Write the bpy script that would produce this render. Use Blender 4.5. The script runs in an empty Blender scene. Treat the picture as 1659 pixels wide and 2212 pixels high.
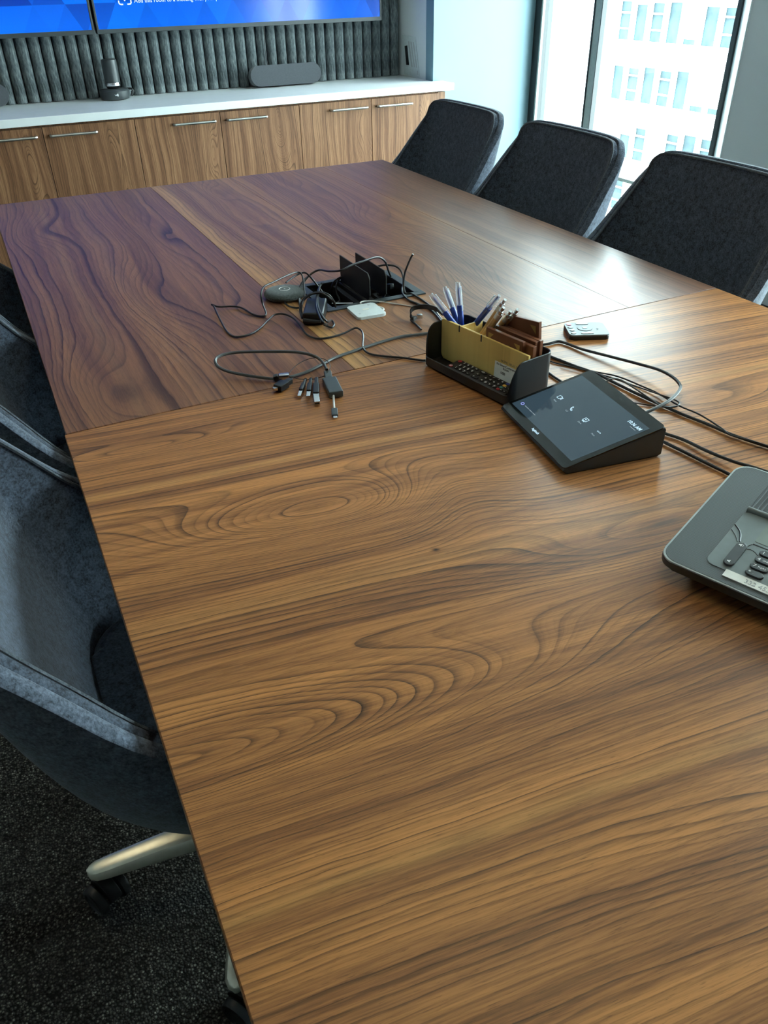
import bpy, bmesh, math, random
from mathutils import Vector, Matrix
random.seed(7)
C = bpy.context.scene.collection
SC = bpy.context.scene
PI = math.pi
T = 0.74                                   # table top height

# ------------------------------------------------------------------ camera, sky, lights, exposure
cam = bpy.data.cameras.new('camera')
cam.sensor_fit = 'VERTICAL'; cam.sensor_height = 24.0; cam.lens = 1709.3/2212*24.0
cam.clip_start = 0.02; cam.clip_end = 500
co = bpy.data.objects.new('camera', cam); C.objects.link(co)
RIGHT = (0.8986863, -0.4381425, -0.0198509); UP = (0.2621402, 0.5002948, 0.8252197); BACK = (-0.3516326, -0.7468174, 0.5644629)
co.matrix_world = Matrix(((RIGHT[0], UP[0], BACK[0], 0), (RIGHT[1], UP[1], BACK[1], 0), (RIGHT[2], UP[2], BACK[2], 1.4576), (0, 0, 0, 1)))
SC.camera = co

W = bpy.data.worlds.new('overcast_sky'); SC.world = W; W.use_nodes = True
bg = W.node_tree.nodes['Background']
bg.inputs[0].default_value = (0.83, 0.975, 1.0, 1); bg.inputs[1].default_value = 19.5

SC.view_settings.view_transform = 'Standard'; SC.view_settings.look = 'None'
SC.view_settings.exposure = 0.32; SC.view_settings.gamma = 1.0; SC.view_settings.use_curve_mapping = False

CEIL = 2.75
CEIL_STRENGTH = 3.6

# ------------------------------------------------------------------ node helpers
class NT:
    def __init__(s, name):
        s.m = bpy.data.materials.new(name); s.m.use_nodes = True
        s.t = s.m.node_tree; s.b = s.t.nodes['Principled BSDF']; s.out = s.t.nodes['Material Output']
    def n(s, kind, **kw):
        o = s.t.nodes.new(kind)
        for k, v in kw.items(): setattr(o, k, v)
        return o
    def put(s, sock, v):
        if isinstance(v, bpy.types.NodeSocket): s.t.links.new(v, sock)
        elif v is not None: sock.default_value = v
    def math(s, op, a, b=None, c=None, clamp=False):
        o = s.n('ShaderNodeMath', operation=op, use_clamp=clamp)
        for i, v in enumerate((a, b, c)):
            if v is not None: s.put(o.inputs[i], v)
        return o.outputs[0]
    def vec(s, x, y, z=0.0):
        o = s.n('ShaderNodeCombineXYZ')
        s.put(o.inputs[0], x); s.put(o.inputs[1], y); s.put(o.inputs[2], z)
        return o.outputs[0]
    def noise(s, vec, scale=1.0, detail=2.0, rough=.5, dist=0.0, dim='3D'):
        o = s.n('ShaderNodeTexNoise', noise_dimensions=dim)
        s.put(o.inputs['Vector'], vec); o.inputs['Scale'].default_value = scale
        o.inputs['Detail'].default_value = detail; o.inputs['Roughness'].default_value = rough; o.inputs['Distortion'].default_value = dist
        return o.outputs[0]
    def mix(s, f, a, b):
        o = s.n('ShaderNodeMix', data_type='RGBA')
        s.put(o.inputs[0], f)
        for i, v in ((6, a), (7, b)):
            s.put(o.inputs[i], v if isinstance(v, bpy.types.NodeSocket) else (*v, 1) if len(v) == 3 else v)
        return o.outputs[2]
    def ramp(s, f, stops):
        o = s.n('ShaderNodeValToRGB'); s.put(o.inputs[0], f); r = o.color_ramp
        while len(r.elements) < len(stops): r.elements.new(.5)
        for e, (p, c) in zip(r.elements, stops): e.position = p; e.color = (*c, 1) if len(c) == 3 else c
        return o.outputs[0]
    def rng(s, v, a, b, c=0.0, d=1.0):
        o = s.n('ShaderNodeMapRange'); s.put(o.inputs[0], v)
        for i, q in enumerate((a, b, c, d)): o.inputs[i+1].default_value = q
        return o.outputs[0]
    def obj(s):
        o = s.n('ShaderNodeTexCoord'); q = s.n('ShaderNodeSeparateXYZ'); s.t.links.new(o.outputs['Object'], q.inputs[0])
        return o.outputs['Object'], q.outputs[0], q.outputs[1], q.outputs[2]
    def bump(s, h, strength=.2, dist=.001):
        o = s.n('ShaderNodeBump'); s.put(o.inputs['Height'], h); o.inputs['Strength'].default_value = strength; o.inputs['Distance'].default_value = dist
        s.t.links.new(o.outputs[0], s.b.inputs['Normal'])
    def set(s, **kw):
        for k, v in kw.items():
            sock = s.b.inputs[k.replace('_', ' ')]
            s.put(sock, (*v, 1) if isinstance(v, tuple) and len(v) == 3 else v)
        return s.m

def plain(name, col, rough=.5, metal=0.0, spec=.5, var=.06, scale=60.0, bump=0.0):
    q = NT(name); v, x, y, z = q.obj()
    n = q.noise(v, scale, 3)
    f = q.rng(n, .3, .7)
    q.set(Base_Color=q.mix(f, tuple(c*(1-var) for c in col), tuple(min(1, c*(1+var)) for c in col)), Roughness=rough, Metallic=metal)
    q.b.inputs['Specular IOR Level'].default_value = spec
    if bump: q.bump(n, bump, .0005)
    return q.m

def wood(name, axis, light, mid, dark, K=90, bumps=(), off=(0, 0), seed=0.0, warp=.05, dk=.8, rough=.33, streaks=(), sap=None, fib=1.0, wa=1.2, wc=3.0, slope=0.0, wig=.012, knots=()):
    """flat-sawn figure: rings are level lines of a smooth field (grain direction a, across c)"""
    q = NT(name); v, x, y, z = q.obj()
    a, c = {'X': (x, y), 'Y': (y, x), 'Z': (z, x)}[axis]
    M = q.math
    a = M('ADD', a, off[0]); c = M('ADD', c, off[1])
    if slope: c = M('ADD', c, M('MULTIPLY', a, slope))
    w1 = M('SUBTRACT', q.noise(q.vec(M('MULTIPLY', a, wa), M('MULTIPLY', c, wc), seed), 1, 1), .5)
    w2 = M('SUBTRACT', q.noise(q.vec(M('MULTIPLY', a, 4.5), M('MULTIPLY', c, 16), seed+3), 1, 2), .5)
    w3 = M('SUBTRACT', q.noise(q.vec(M('MULTIPLY', a, 22), M('MULTIPLY', c, 70), seed+9), 1, 2), .5)
    cc = M('ADD', c, M('MULTIPLY', w1, warp)); cc = M('ADD', cc, M('MULTIPLY', w2, wig)); cc = M('ADD', cc, M('MULTIPLY', w3, .0028))
    h = M('MULTIPLY', cc, K)
    for (ai, ci, sa, sc, A) in bumps:
        da = M('DIVIDE', M('SUBTRACT', a, ai), sa); dc = M('DIVIDE', M('SUBTRACT', cc, ci), sc)
        e = M('EXPONENT', M('MULTIPLY', M('ADD', M('MULTIPLY', da, da), M('MULTIPLY', dc, dc)), -1.0))
        h = M('ADD', h, M('MULTIPLY', e, A))
    h = M('ADD', h, M('MULTIPLY', q.noise(q.vec(M('MULTIPLY', h, .45), seed, 0), 1, 2), 2.6))
    t = M('FRACT', h)
    rnd = q.n('ShaderNodeTexWhiteNoise', noise_dimensions='1D'); q.put(rnd.inputs['W'], M('FLOOR', M('ADD', h, seed)))
    ring = M('MULTIPLY', M('POWER', t, 3.5), M('ADD', M('MULTIPLY', rnd.outputs[0], .75), .25))
    edge = q.rng(t, 0.0, .10, 1.0, 0.0)                      # soft fall after the dark line
    ring = M('MAXIMUM', ring, M('MULTIPLY', M('MULTIPLY', edge, edge), .35))
    t2 = M('FRACT', M('ADD', M('MULTIPLY', h, 3.3), M('MULTIPLY', w3, 1.5)))
    ring = M('ADD', ring, M('MULTIPLY', M('MULTIPLY', M('POWER', t2, 2.5), .22), q.rng(w1, -.2, .25)))
    st = q.rng(q.noise(q.vec(M('MULTIPLY', a, .7), M('MULTIPLY', cc, 30), seed+20), 1, 4, .65), .37, .63)
    fi = q.noise(q.vec(M('MULTIPLY', a, 14), M('MULTIPLY', c, 420), seed+30), 1, 3, .65)
    fi2 = q.noise(q.vec(M('MULTIPLY', a, 60), M('MULTIPLY', c, 900), seed+31), 1, 2, .6)
    col = q.mix(st, light, mid)
    for (c0, wdt, k, colr) in streaks:
        d = M('DIVIDE', M('SUBTRACT', cc, c0), wdt)
        e = M('MULTIPLY', M('EXPONENT', M('MULTIPLY', M('MULTIPLY', d, d), -1.0)), k)
        col = q.mix(e, col, colr)
    col = q.mix(M('MULTIPLY', ring, dk, clamp=True), col, dark)
    col = q.mix(M('MULTIPLY', q.rng(fi, .46, .72), .32*fib, clamp=True), col, dark)
    col = q.mix(M('MULTIPLY', q.rng(fi, .30, .48, 1.0, 0.0), .22*fib, clamp=True), col, light)
    col = q.mix(M('MULTIPLY', q.rng(fi2, .60, .75), .35*fib, clamp=True), col, dark)
    for (ka, kc, kr) in knots:
        da = M('DIVIDE', M('SUBTRACT', a, ka), kr*1.3); dc = M('DIVIDE', M('SUBTRACT', cc, kc), kr)
        col = q.mix(M('EXPONENT', M('MULTIPLY', M('ADD', M('MULTIPLY', da, da), M('MULTIPLY', dc, dc)), -1.0)), col, (.012, .006, .004))
    q.set(Base_Color=col, Roughness=rough)
    q.b.inputs['Specular IOR Level'].default_value = .26
    q.bump(fi2, .06, .0004)
    return q.m

def felt(name, lo, hi, scale=330.0, rough=.95, bump=.5):
    q = NT(name); v, x, y, z = q.obj()
    n = q.noise(v, scale, 4, .65); n2 = q.noise(v, scale*.28, 3, .6)
    f = q.math('ADD', q.math('MULTIPLY', n, .6), q.math('MULTIPLY', n2, .4))
    q.set(Base_Color=q.mix(q.rng(f, .36, .64), lo, hi), Roughness=rough)
    q.b.inputs['Specular IOR Level'].default_value = .1
    q.b.inputs['Sheen Weight'].default_value = .25; q.b.inputs['Sheen Roughness'].default_value = .5
    q.bump(n, bump, .0012)
    return q.m

def emit(name, col, s):
    q = NT(name); v, x, y, z = q.obj()
    q.set(Base_Color=(.02, .02, .02), Roughness=.4)
    q.put(q.b.inputs['Emission Color'], (*col, 1)); q.b.inputs['Emission Strength'].default_value = s
    return q.m

def glass_mat(name, tint=(.93, .98, .98)):
    q = NT(name); q.t.nodes.remove(q.b)
    tr = q.n('ShaderNodeBsdfTransparent'); tr.inputs[0].default_value = (*tint, 1)
    gl = q.n('ShaderNodeBsdfGlossy'); gl.inputs['Roughness'].default_value = .02
    ge = q.n('ShaderNodeNewGeometry'); dt = q.n('ShaderNodeVectorMath', operation='DOT_PRODUCT')
    q.t.links.new(ge.outputs['Normal'], dt.inputs[0]); q.t.links.new(ge.outputs['Incoming'], dt.inputs[1])
    k = q.math('SUBTRACT', 1.0, q.math('ABSOLUTE', dt.outputs['Value']), clamp=True)
    fac = q.math('ADD', q.math('MULTIPLY', q.math('POWER', k, 5.0), .95), .04)       # thin sheet reflectance, same from both sides
    mx = q.n('ShaderNodeMixShader')
    q.t.links.new(fac, mx.inputs[0]); q.t.links.new(tr.outputs[0], mx.inputs[1]); q.t.links.new(gl.outputs[0], mx.inputs[2])
    q.t.links.new(mx.outputs[0], q.out.inputs[0])
    return q.m

# ------------------------------------------------------------------ geometry helpers
def NB(): return bmesh.new()
def box(bm, c, s, rot=None, bev=0.0, seg=2):
    r = bmesh.ops.create_cube(bm, size=1.0); vs = r['verts']
    bmesh.ops.scale(bm, vec=s, verts=vs)
    if bev:
        es = list({e for v in vs for e in v.link_edges})
        g = bmesh.ops.bevel(bm, geom=es, offset=min(bev, .49*min(s)), segments=seg, affect='EDGES', profile=.5)
        vs = list({v for v in g['verts']} | {v for v in vs if v.is_valid})
    if rot is not None: bmesh.ops.rotate(bm, cent=(0, 0, 0), matrix=rot, verts=vs)
    bmesh.ops.translate(bm, vec=c, verts=vs)
    return vs
def bx(bm, x0, x1, y0, y1, z0, z1, bev=0.0, seg=2):
    return box(bm, ((x0+x1)/2, (y0+y1)/2, (z0+z1)/2), (abs(x1-x0), abs(y1-y0), abs(z1-z0)), None, bev, seg)
def smooth_path(pts, n=6):
    P = [Vector(p) for p in pts]
    if len(P) < 3: return P
    Q = [P[0]*2-P[1]]+P+[P[-1]*2-P[-2]]; out = []
    for i in range(1, len(Q)-2):
        p0, p1, p2, p3 = Q[i-1:i+3]
        for k in range(n):
            t = k/n
            out.append(.5*((2*p1)+(p2-p0)*t+(2*p0-5*p1+4*p2-p3)*t*t+(3*p1-p0-3*p2+p3)*t**3))
    out.append(P[-1]); return out
def tube(bm, pts, r, n=8, smooth=6, cap=True):
    P = smooth_path(pts, smooth) if smooth else [Vector(p) for p in pts]
    R = r if callable(r) else (lambda t: r)
    rings = []; up = Vector((0, 0, 1)); N = len(P)
    for i, p in enumerate(P):
        d = (P[min(i+1, N-1)]-P[max(i-1, 0)])
        d = d.normalized() if d.length > 1e-9 else Vector((1, 0, 0))
        a = up-d*up.dot(d)
        if a.length < .05: a = Vector((1, 0, 0))-d*d.x
        a.normalize(); up = a; b = d.cross(a); rr = R(i/(N-1))
        rings.append([bm.verts.new(p+a*math.cos(2*PI*k/n)*rr+b*math.sin(2*PI*k/n)*rr) for k in range(n)])
    for A, B in zip(rings, rings[1:]):
        for k in range(n): bm.faces.new((A[k], A[(k+1) % n], B[(k+1) % n], B[k]))
    if cap: bm.faces.new(rings[0][::-1]); bm.faces.new(rings[-1])
    return rings
def lathe(bm, prof, n=24, mat=None):
    """profile (r, z) bottom to top, around z; closed with caps"""
    rings = []; new = []
    for r, z in prof:
        ring = [bm.verts.new((r*math.cos(2*PI*k/n), r*math.sin(2*PI*k/n), z)) for k in range(n)]
        rings.append(ring); new += ring
    for A, B in zip(rings, rings[1:]):
        for k in range(n): bm.faces.new((A[k], A[(k+1) % n], B[(k+1) % n], B[k]))
    bm.faces.new(rings[0][::-1]); bm.faces.new(rings[-1])
    if mat is not None: bmesh.ops.transform(bm, matrix=mat, verts=new)
    return new
def rrect(x0, x1, y0, y1, r, n=5):
    out = []
    for cx, cy, a0 in ((x1-r, y1-r, 0), (x0+r, y1-r, PI/2), (x0+r, y0+r, PI), (x1-r, y0+r, 1.5*PI)):
        for k in range(n+1):
            a = a0+PI/2*k/n; out.append((cx+r*math.cos(a), cy+r*math.sin(a)))
    return out
def prism(bm, poly, z0, z1, bev=0.0, seg=2, mat=None):
    n = len(poly)
    a = [bm.verts.new((x, y, z0)) for x, y in poly]; b = [bm.verts.new((x, y, z1)) for x, y in poly]
    fs = [bm.faces.new(a[::-1]), bm.faces.new(b)]
    for k in range(n): fs.append(bm.faces.new((a[k], a[(k+1) % n], b[(k+1) % n], b[k])))
    vs = a+b
    if bev:
        es = [e for e in fs[1].edges]+[e for e in fs[0].edges]
        g = bmesh.ops.bevel(bm, geom=es, offset=bev, segments=seg, affect='EDGES', profile=.5)
        vs = list({v for v in g['verts']} | {v for v in vs if v.is_valid})
    if mat is not None: bmesh.ops.transform(bm, matrix=mat, verts=vs)
    return vs
def obj(name, bm, mat, parent=None, smooth=True, loc=None):
    bmesh.ops.recalc_face_normals(bm, faces=bm.faces)
    me = bpy.data.meshes.new(name); bm.to_mesh(me); bm.free()
    if smooth:
        for p in me.polygons: p.use_smooth = True
        me.set_sharp_from_angle(angle=math.radians(35))
    me.materials.append(mat)
    o = bpy.data.objects.new(name, me); C.objects.link(o)
    if smooth and len(me.polygons) < 4000:
        o.modifiers.new('weighted_normals', 'WEIGHTED_NORMAL').keep_sharp = True
    if parent is not None: o.parent = parent
    if loc is not None: o.location = loc
    return o
def tag(o, label, cat, group=None):
    o['label'] = label; o['category'] = cat
    if group: o['group'] = group
    return o
def thing(name, label, cat, loc=(0, 0, 0), rot=(0, 0, 0), group=None):
    o = bpy.data.objects.new(name, None); C.objects.link(o); o.location = loc; o.rotation_euler = rot; o.empty_display_size = .05
    return tag(o, label, cat, group)
def struct(o): o['kind'] = 'structure'; return o
def stuff(o): o['kind'] = 'stuff'; return o
def dup(root, loc, rotz, label=None):
    r = root.copy(); C.objects.link(r); r.location = loc; r.rotation_euler = (0, 0, rotz)
    if label: r['label'] = label
    for ch in list(root.children):
        c = ch.copy(); C.objects.link(c); c.parent = r
        for g in list(ch.children):
            d = g.copy(); C.objects.link(d); d.parent = c
    return r
def text(name, s, size, mat, parent, loc, rot=(0, 0, 0), align='LEFT', ext=.0002, bold=0.0):
    cu = bpy.data.curves.new(name, 'FONT'); cu.body = s; cu.size = size; cu.extrude = ext; cu.align_x = align; cu.offset = bold; cu.resolution_u = 2
    o = bpy.data.objects.new(name, cu); C.objects.link(o)
    dg = bpy.context.evaluated_depsgraph_get()
    me = bpy.data.meshes.new_from_object(o.evaluated_get(dg)); me.name = name
    bpy.data.objects.remove(o); me.materials.clear(); me.materials.append(mat)
    t = bpy.data.objects.new(name, me); C.objects.link(t); t.parent = parent; t.location = loc; t.rotation_euler = rot
    return t
def RZ(a): return Matrix.Rotation(a, 4, 'Z')
def TR(x, y, z): return Matrix.Translation((x, y, z))

# ------------------------------------------------------------------ materials
M_wall = plain('white_wall_paint', (.74, .78, .78), .6, var=.015, scale=4)
M_blue = plain('pale_blue_wall_paint', (.175, .285, .335), .55, var=.015, scale=4)
M_greywall = plain('grey_wall_paint', (.68, .73, .72), .7, var=.015, scale=4)
M_rearwall = plain('dark_grey_rear_wall', (.20, .21, .21), .7, var=.02, scale=4)
M_ceil = plain('white_ceiling', (.62, .62, .60), .8, var=.02)
M_black = plain('black_plastic', (.012, .013, .014), .38)
M_blackmatte = plain('matte_black_plastic', (.010, .010, .011), .6)
M_gloss = plain('gloss_black_plastic', (.008, .009, .010), .16)
M_rubber = plain('black_rubber_cable', (.012, .012, .012), .36)
M_greycable = plain('grey_rubber_cable', (.06, .067, .066), .36)
M_whitecable = plain('white_cable', (.55, .55, .52), .4)
M_silver = plain('nickel_plated_metal', (.75, .75, .76), .22, 1.0)
M_steel = plain('brushed_steel', (.60, .59, .57), .33, 1.0)
M_alu = plain('polished_aluminium', (.90, .88, .74), .26, .55)  # cream tint puts the warm ceiling's reflection into the metal colour
M_darkmetal = plain('black_anodised_frame', (.020, .024, .026), .4)
M_frame = plain('grey_green_mullion', (.30, .33, .31), .45)
M_frame2 = plain('dark_slate_frame', (.075, .095, .10), .45)
M_strip = plain('bright_white_reveal', (.80, .88, .90), .5)
M_quartz = plain('white_quartz', (.80, .83, .83), .22, var=.02, scale=12)
M_whiteplastic = plain('white_plastic', (.62, .68, .68), .35)
M_paper = plain('white_paper', (.80, .80, .74), .8)
M_ink = plain('grey_print_ink', (.10, .10, .09), .8)
M_lightink = plain('pale_grey_print_ink', (.48, .50, .50), .8)
M_whiteprint = plain('white_print', (.80, .80, .80), .6)
M_red = plain('red_button', (.35, .015, .02), .4)
M_pink = plain('pink_button', (.75, .22, .32), .4)
M_amber = plain('amber_button', (.75, .42, .05), .4)
M_bluebtn = plain('blue_button', (.03, .05, .30), .4)
M_green = plain('green_button', (.05, .22, .18), .4)
M_bluepen = plain('blue_pen_barrel', (.012, .045, .28), .3)
M_graphite = plain('graphite_plastic', (.035, .042, .044), .42)
M_slate = plain('slate_plastic', (.17, .20, .205), .36)
M_key = plain('dark_grey_key', (.045, .052, .055), .38)
M_dongle = plain('dark_grey_dongle_shell', (.06, .073, .078), .28)
M_phonerim = plain('highlight_phone_rim', (.42, .47, .47), .3)  # lightened so the rim's highlight is painted into its colour
M_teal = plain('teal_grey_remote', (.15, .20, .22), .45)
def clear_plastic():
    q = NT('clear_plastic'); v, x, y, z = q.obj()
    q.set(Base_Color=(.80, .86, .92), Roughness=.08); q.b.inputs['Alpha'].default_value = .30
    return q.m
M_clear = clear_plastic()
M_glass = glass_mat('window_glass')
M_brass = plain('brass_inlay', (.42, .27, .08), .35, .6)

LIGHT = (.53, .225, .070); MID = (.225, .090, .033); DARK = (.026, .013, .009)
M_near = wood('walnut_crosswise_veneer', 'X', light=LIGHT, mid=(.245, .098, .036), dark=DARK, off=(.86, 1.45), K=88, seed=2.3, wig=.014, warp=.045, wa=1.0, wc=2.5, dk=1.0, slope=.10, fib=1.35, rough=.36, knots=((.472, .872, .0045),),
    bumps=((.36, 1.03, .26, .080, 19.0), (.57, 1.01, .09, .10, -9.0), (.02, .60, .48, .092, 25.0), (.82, .78, .30, .06, 8.0), (.14, 1.35, .22, .035, 6.0), (1.2, 1.1, .3, .07, 8.0), (.95, .32, .4, .08, 7.0)),
    streaks=((.415, .010, .55, (.55, .27, .085)), (1.215, .010, .5, (.56, .29, .10)), (.30, .03, .5, (.22, .09, .04)), (.85, .02, .4, (.50, .24, .08)), (.14, .02, .45, (.45, .21, .075))))
FL = (.30, .135, .062); FM = (.165, .070, .038); FD = (.034, .015, .010)
M_far1 = wood('walnut_board_plum', 'Y', FL, FM, FD, off=(1.45, .86), K=56, seed=11.0, warp=.085, wa=1.0, wc=2.6, dk=1.0, wig=.020,
    bumps=((2.15, .35, .30, .09, 5.0), (3.05, .13, .22, .10, 5.0), (1.60, .12, .22, .08, 6.0), (2.75, .48, .35, .06, 4.0), (1.95, .50, .18, .05, 3.0)),
    streaks=((.30, .02, .35, (.33, .165, .08)), (.18, .012, .45, (.33, .17, .08))))
M_far2 = wood('walnut_board_sapwood', 'Y', (.33, .16, .07), (.20, .086, .042), FD, off=(1.45, .86), K=54, seed=17.0, warp=.085, wa=1.2, wc=2.8, dk=1.0, wig=.020,
    bumps=((2.9, .80, .3, .07, 5.0), (2.3, .82, .35, .06, 4.0), (3.3, .84, .2, .06, 4.0), (1.7, .83, .2, .07, 4.0)),
    streaks=((.655, .028, .8, (.56, .30, .105)), (.955, .018, .55, (.46, .22, .08))))
M_far3 = wood('walnut_board_swirl', 'Y', FL, FM, FD, off=(1.45, .86), K=56, seed=23.0, warp=.10, wa=1.4, wc=3.0, dk=.9, wig=.018,
    bumps=((2.55, 1.20, .22, .10, 6.0), (3.1, 1.13, .3, .08, 5.0), (2.1, 1.15, .25, .08, -5.0), (1.7, 1.22, .25, .08, 5.0)),
    streaks=((.985, .018, .6, (.45, .22, .08)), (1.385, .02, .45, (.37, .18, .075))))
M_far4 = wood('walnut_board_plain', 'Y', (.25, .115, .062), (.165, .072, .043), FD, off=(1.45, .86), K=46, seed=31.0, warp=.06, dk=.55, bumps=((2.6, 1.55, .5, .05, 4.0),),
    streaks=((1.41, .012, .45, (.38, .19, .08)),))
M_edge = wood('walnut_edge_band', 'Y', LIGHT, MID, DARK, K=120, seed=5.0, warp=.02)
def doorwood(i):
    r = random.Random(i)
    bs = tuple((r.uniform(.25, .7), r.uniform(.08, .40), r.uniform(.12, .25), r.uniform(.03, .06), r.uniform(6, 11)) for _ in range(5))
    return wood('light_walnut_laminate', 'Z', (.37, .19, .098), (.175, .080, .041), (.042, .019, .010), K=80, seed=40.0+i*7, warp=.07, wa=1.8, wc=4.0, dk=.95, rough=.42, bumps=bs)
M_cabbody = doorwood(99)
M_block = wood('dark_walnut_block', 'X', (.24, .090, .042), (.15, .055, .027), (.04, .015, .009), K=180, seed=60.0, warp=.02, rough=.35)
M_bamboo = wood('bamboo_panel', 'X', (.88, .66, .24), (.78, .54, .16), (.46, .27, .06), K=260, seed=70.0, warp=.004, dk=.35, rough=.4)
M_penwood = wood('bamboo_pen_barrel', 'Z', (.66, .40, .15), (.52, .29, .09), (.22, .11, .03), K=300, seed=75.0, warp=.002, dk=.3, rough=.4)

M_felt = felt('blue_grey_wool_felt', (.020, .026, .036), (.122, .150, .200), 250)
M_feltpad = felt('charcoal_wool_felt', (.012, .015, .021), (.088, .110, .150), 250)
M_pipe = felt('felt_piping', (.03, .036, .044), (.10, .12, .14))
M_podfelt = felt('speckled_grey_speaker_cloth', (.022, .028, .027), (.085, .10, .095), 600, bump=.3)
M_spk = felt('grey_speaker_grille_cloth', (.060, .065, .072), (.085, .092, .102), 900, bump=.15)
def tube_felt():
    q = NT('marled_grey_acoustic_felt'); v, x, y, z = q.obj()
    n = q.noise(q.vec(q.math('MULTIPLY', x, 130), q.math('MULTIPLY', y, 130), q.math('MULTIPLY', z, 22)), 1, 4, .7)
    n2 = q.noise(v, 14, 3)
    f = q.math('ADD', q.math('MULTIPLY', n, .7), q.math('MULTIPLY', n2, .3))
    q.set(Base_Color=q.ramp(f, [(.32, (.024, .030, .033)), (.5, (.098, .115, .120)), (.68, (.24, .27, .27))]), Roughness=.95)
    q.b.inputs['Specular IOR Level'].default_value = .1
    q.bump(n, .3, .001)
    return q.m
M_tube = tube_felt()
def carpet():
    q = NT('black_loop_carpet'); v, x, y, z = q.obj()
    vo = q.n('ShaderNodeTexVoronoi'); q.put(vo.inputs['Vector'], v); vo.inputs['Scale'].default_value = 210
    n = q.noise(v, 340, 3, .6); big = q.noise(v, 3, 2)
    d = q.rng(vo.outputs['Distance'], .15, .75, 1.0, 0.0)
    sep = q.n('ShaderNodeSeparateColor'); q.t.links.new(vo.outputs['Color'], sep.inputs[0])
    br = q.math('POWER', sep.outputs[0], 2.0)
    f = q.math('MULTIPLY', d, q.math('ADD', q.math('MULTIPLY', br, .8), .18)); f = q.math('MULTIPLY', f, q.rng(n, .35, .65, .3, 1.2))
    q.set(Base_Color=q.ramp(f, [(0, (.008, .008, .006)), (.28, (.085, .085, .070)), (1, (.50, .49, .40))]), Roughness=.85)
    q.b.inputs['Specular IOR Level'].default_value = .25
    q.bump(q.math('ADD', d, q.math('MULTIPLY', n, .4)), 1.0, .004)
    return q.m
M_carpet = carpet()
def mesh_cloth():
    q = NT('woven_speaker_mesh'); v, x, y, z = q.obj()
    k = 2*PI/.0021; M = q.math
    u = M('MULTIPLY', M('ADD', x, y), k*.7); w = M('MULTIPLY', M('SUBTRACT', x, y), k*.7)
    f = q.rng(M('MULTIPLY', M('SINE', u), M('SINE', w)), -.2, .6)
    q.set(Base_Color=q.mix(f, (.022, .028, .030), (.125, .150, .153)), Roughness=.55)
    return q.m
M_mesh = mesh_cloth()
def tv_screen():
    q = NT('lit_blue_screen'); v, x, y, z = q.obj(); M = q.math
    s = .17
    u1 = M('FLOOR', M('DIVIDE', z, s*.866)); u2 = M('FLOOR', M('DIVIDE', M('ADD', x, M('MULTIPLY', z, .577)), s)); u3 = M('FLOOR', M('DIVIDE', M('SUBTRACT', x, M('MULTIPLY', z, .577)), s))
    w = q.n('ShaderNodeTexWhiteNoise'); q.put(w.inputs['Vector'], q.vec(u1, u2, u3))
    f = w.outputs[0]
    g = M('ADD', M('MULTIPLY', f, .8), q.rng(z, .05, .5, .30, -.5))        # the picture is brightest along its lower edge
    g = M('MAXIMUM', g, 0.0)
    q.set(Base_Color=(.005, .006, .01), Roughness=.12)
    q.put(q.b.inputs['Emission Color'], q.mix(g, (.0, .025, .30), (.0, .17, 1.0))); q.b.inputs['Emission Strength'].default_value = 1.0
    return q.m
M_screen = tv_screen()
M_white_lit = emit('lit_white_pixels', (.75, .95, 1.0), 1.0)
def tab_screen():
    q = NT('lit_tablet_screen_with_sheen'); v, x, y, z = q.obj()
    q.set(Base_Color=(.006, .010, .014), Roughness=.06)
    q.put(q.b.inputs['Emission Color'], (.034, .060, .080, 1)); q.b.inputs['Emission Strength'].default_value = .8  # besides the backlight, this glow stands in for the bright ceiling's reflection
    return q.m
M_tabscreen = tab_screen()
M_tabglass = plain('black_tablet_glass', (.008, .010, .010), .10)
M_pix = emit('lit_pale_pixels', (.55, .80, .95), .8)
M_pixdim = emit('lit_dim_pixels', (.30, .40, .45), .55)
M_pixlilac = emit('lit_lilac_pixels', (.35, .40, 1.0), .7)
M_lampwarm = emit('lit_warm_ceiling_panel', (1.0, .86, .55), CEIL_STRENGTH)
M_facade = plain('white_facade_panel', (.80, .82, .80), .7, var=.02, scale=1)
M_fglass = plain('pale_blue_office_glazing', (.038, .060, .069), .35, spec=.12, var=.4, scale=.9)
M_fblind = plain('white_window_blind', (.75, .78, .76), .8)
M_fteal = plain('teal_spandrel_glass', (.10, .28, .36), .15)
M_street = plain('grey_street', (.40, .40, .39), .9)

# ------------------------------------------------------------------ the room
XL, XW, YB, YF = -2.2, 3.60, 5.60, -2.6
b = NB(); bx(b, XL-.1, XW+.12, YF-.1, YB+.1, -.12, 0); struct(obj('floor', b, M_carpet, smooth=False))
b = NB(); bx(b, XL-.1, XW+.12, YF-.1, YB+.1, CEIL, CEIL+.1); struct(obj('ceiling', b, M_ceil, smooth=False))
b = NB(); bx(b, XL-.1, 2.83, YB, YB+.1, 0, CEIL); struct(obj('wall_back', b, M_wall, smooth=False))
b = NB(); bx(b, XL-.1, XL, YF-.1, YB, 0, CEIL); struct(obj('wall_left', b, M_rearwall, smooth=False))
b = NB(); bx(b, XL, XW+.12, YF-.1, YF, 0, CEIL); struct(obj('wall_front', b, M_rearwall, smooth=False))
b = NB(); bx(b, 2.822, 2.93, 5.19, YB+.1, 0, CEIL); struct(obj('wall_return', b, M_wall, smooth=False))
b = NB(); bx(b, 2.822, XW+.12, 5.09, 5.19, 0, CEIL); struct(obj('wall_blue', b, M_blue, smooth=False))
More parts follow.
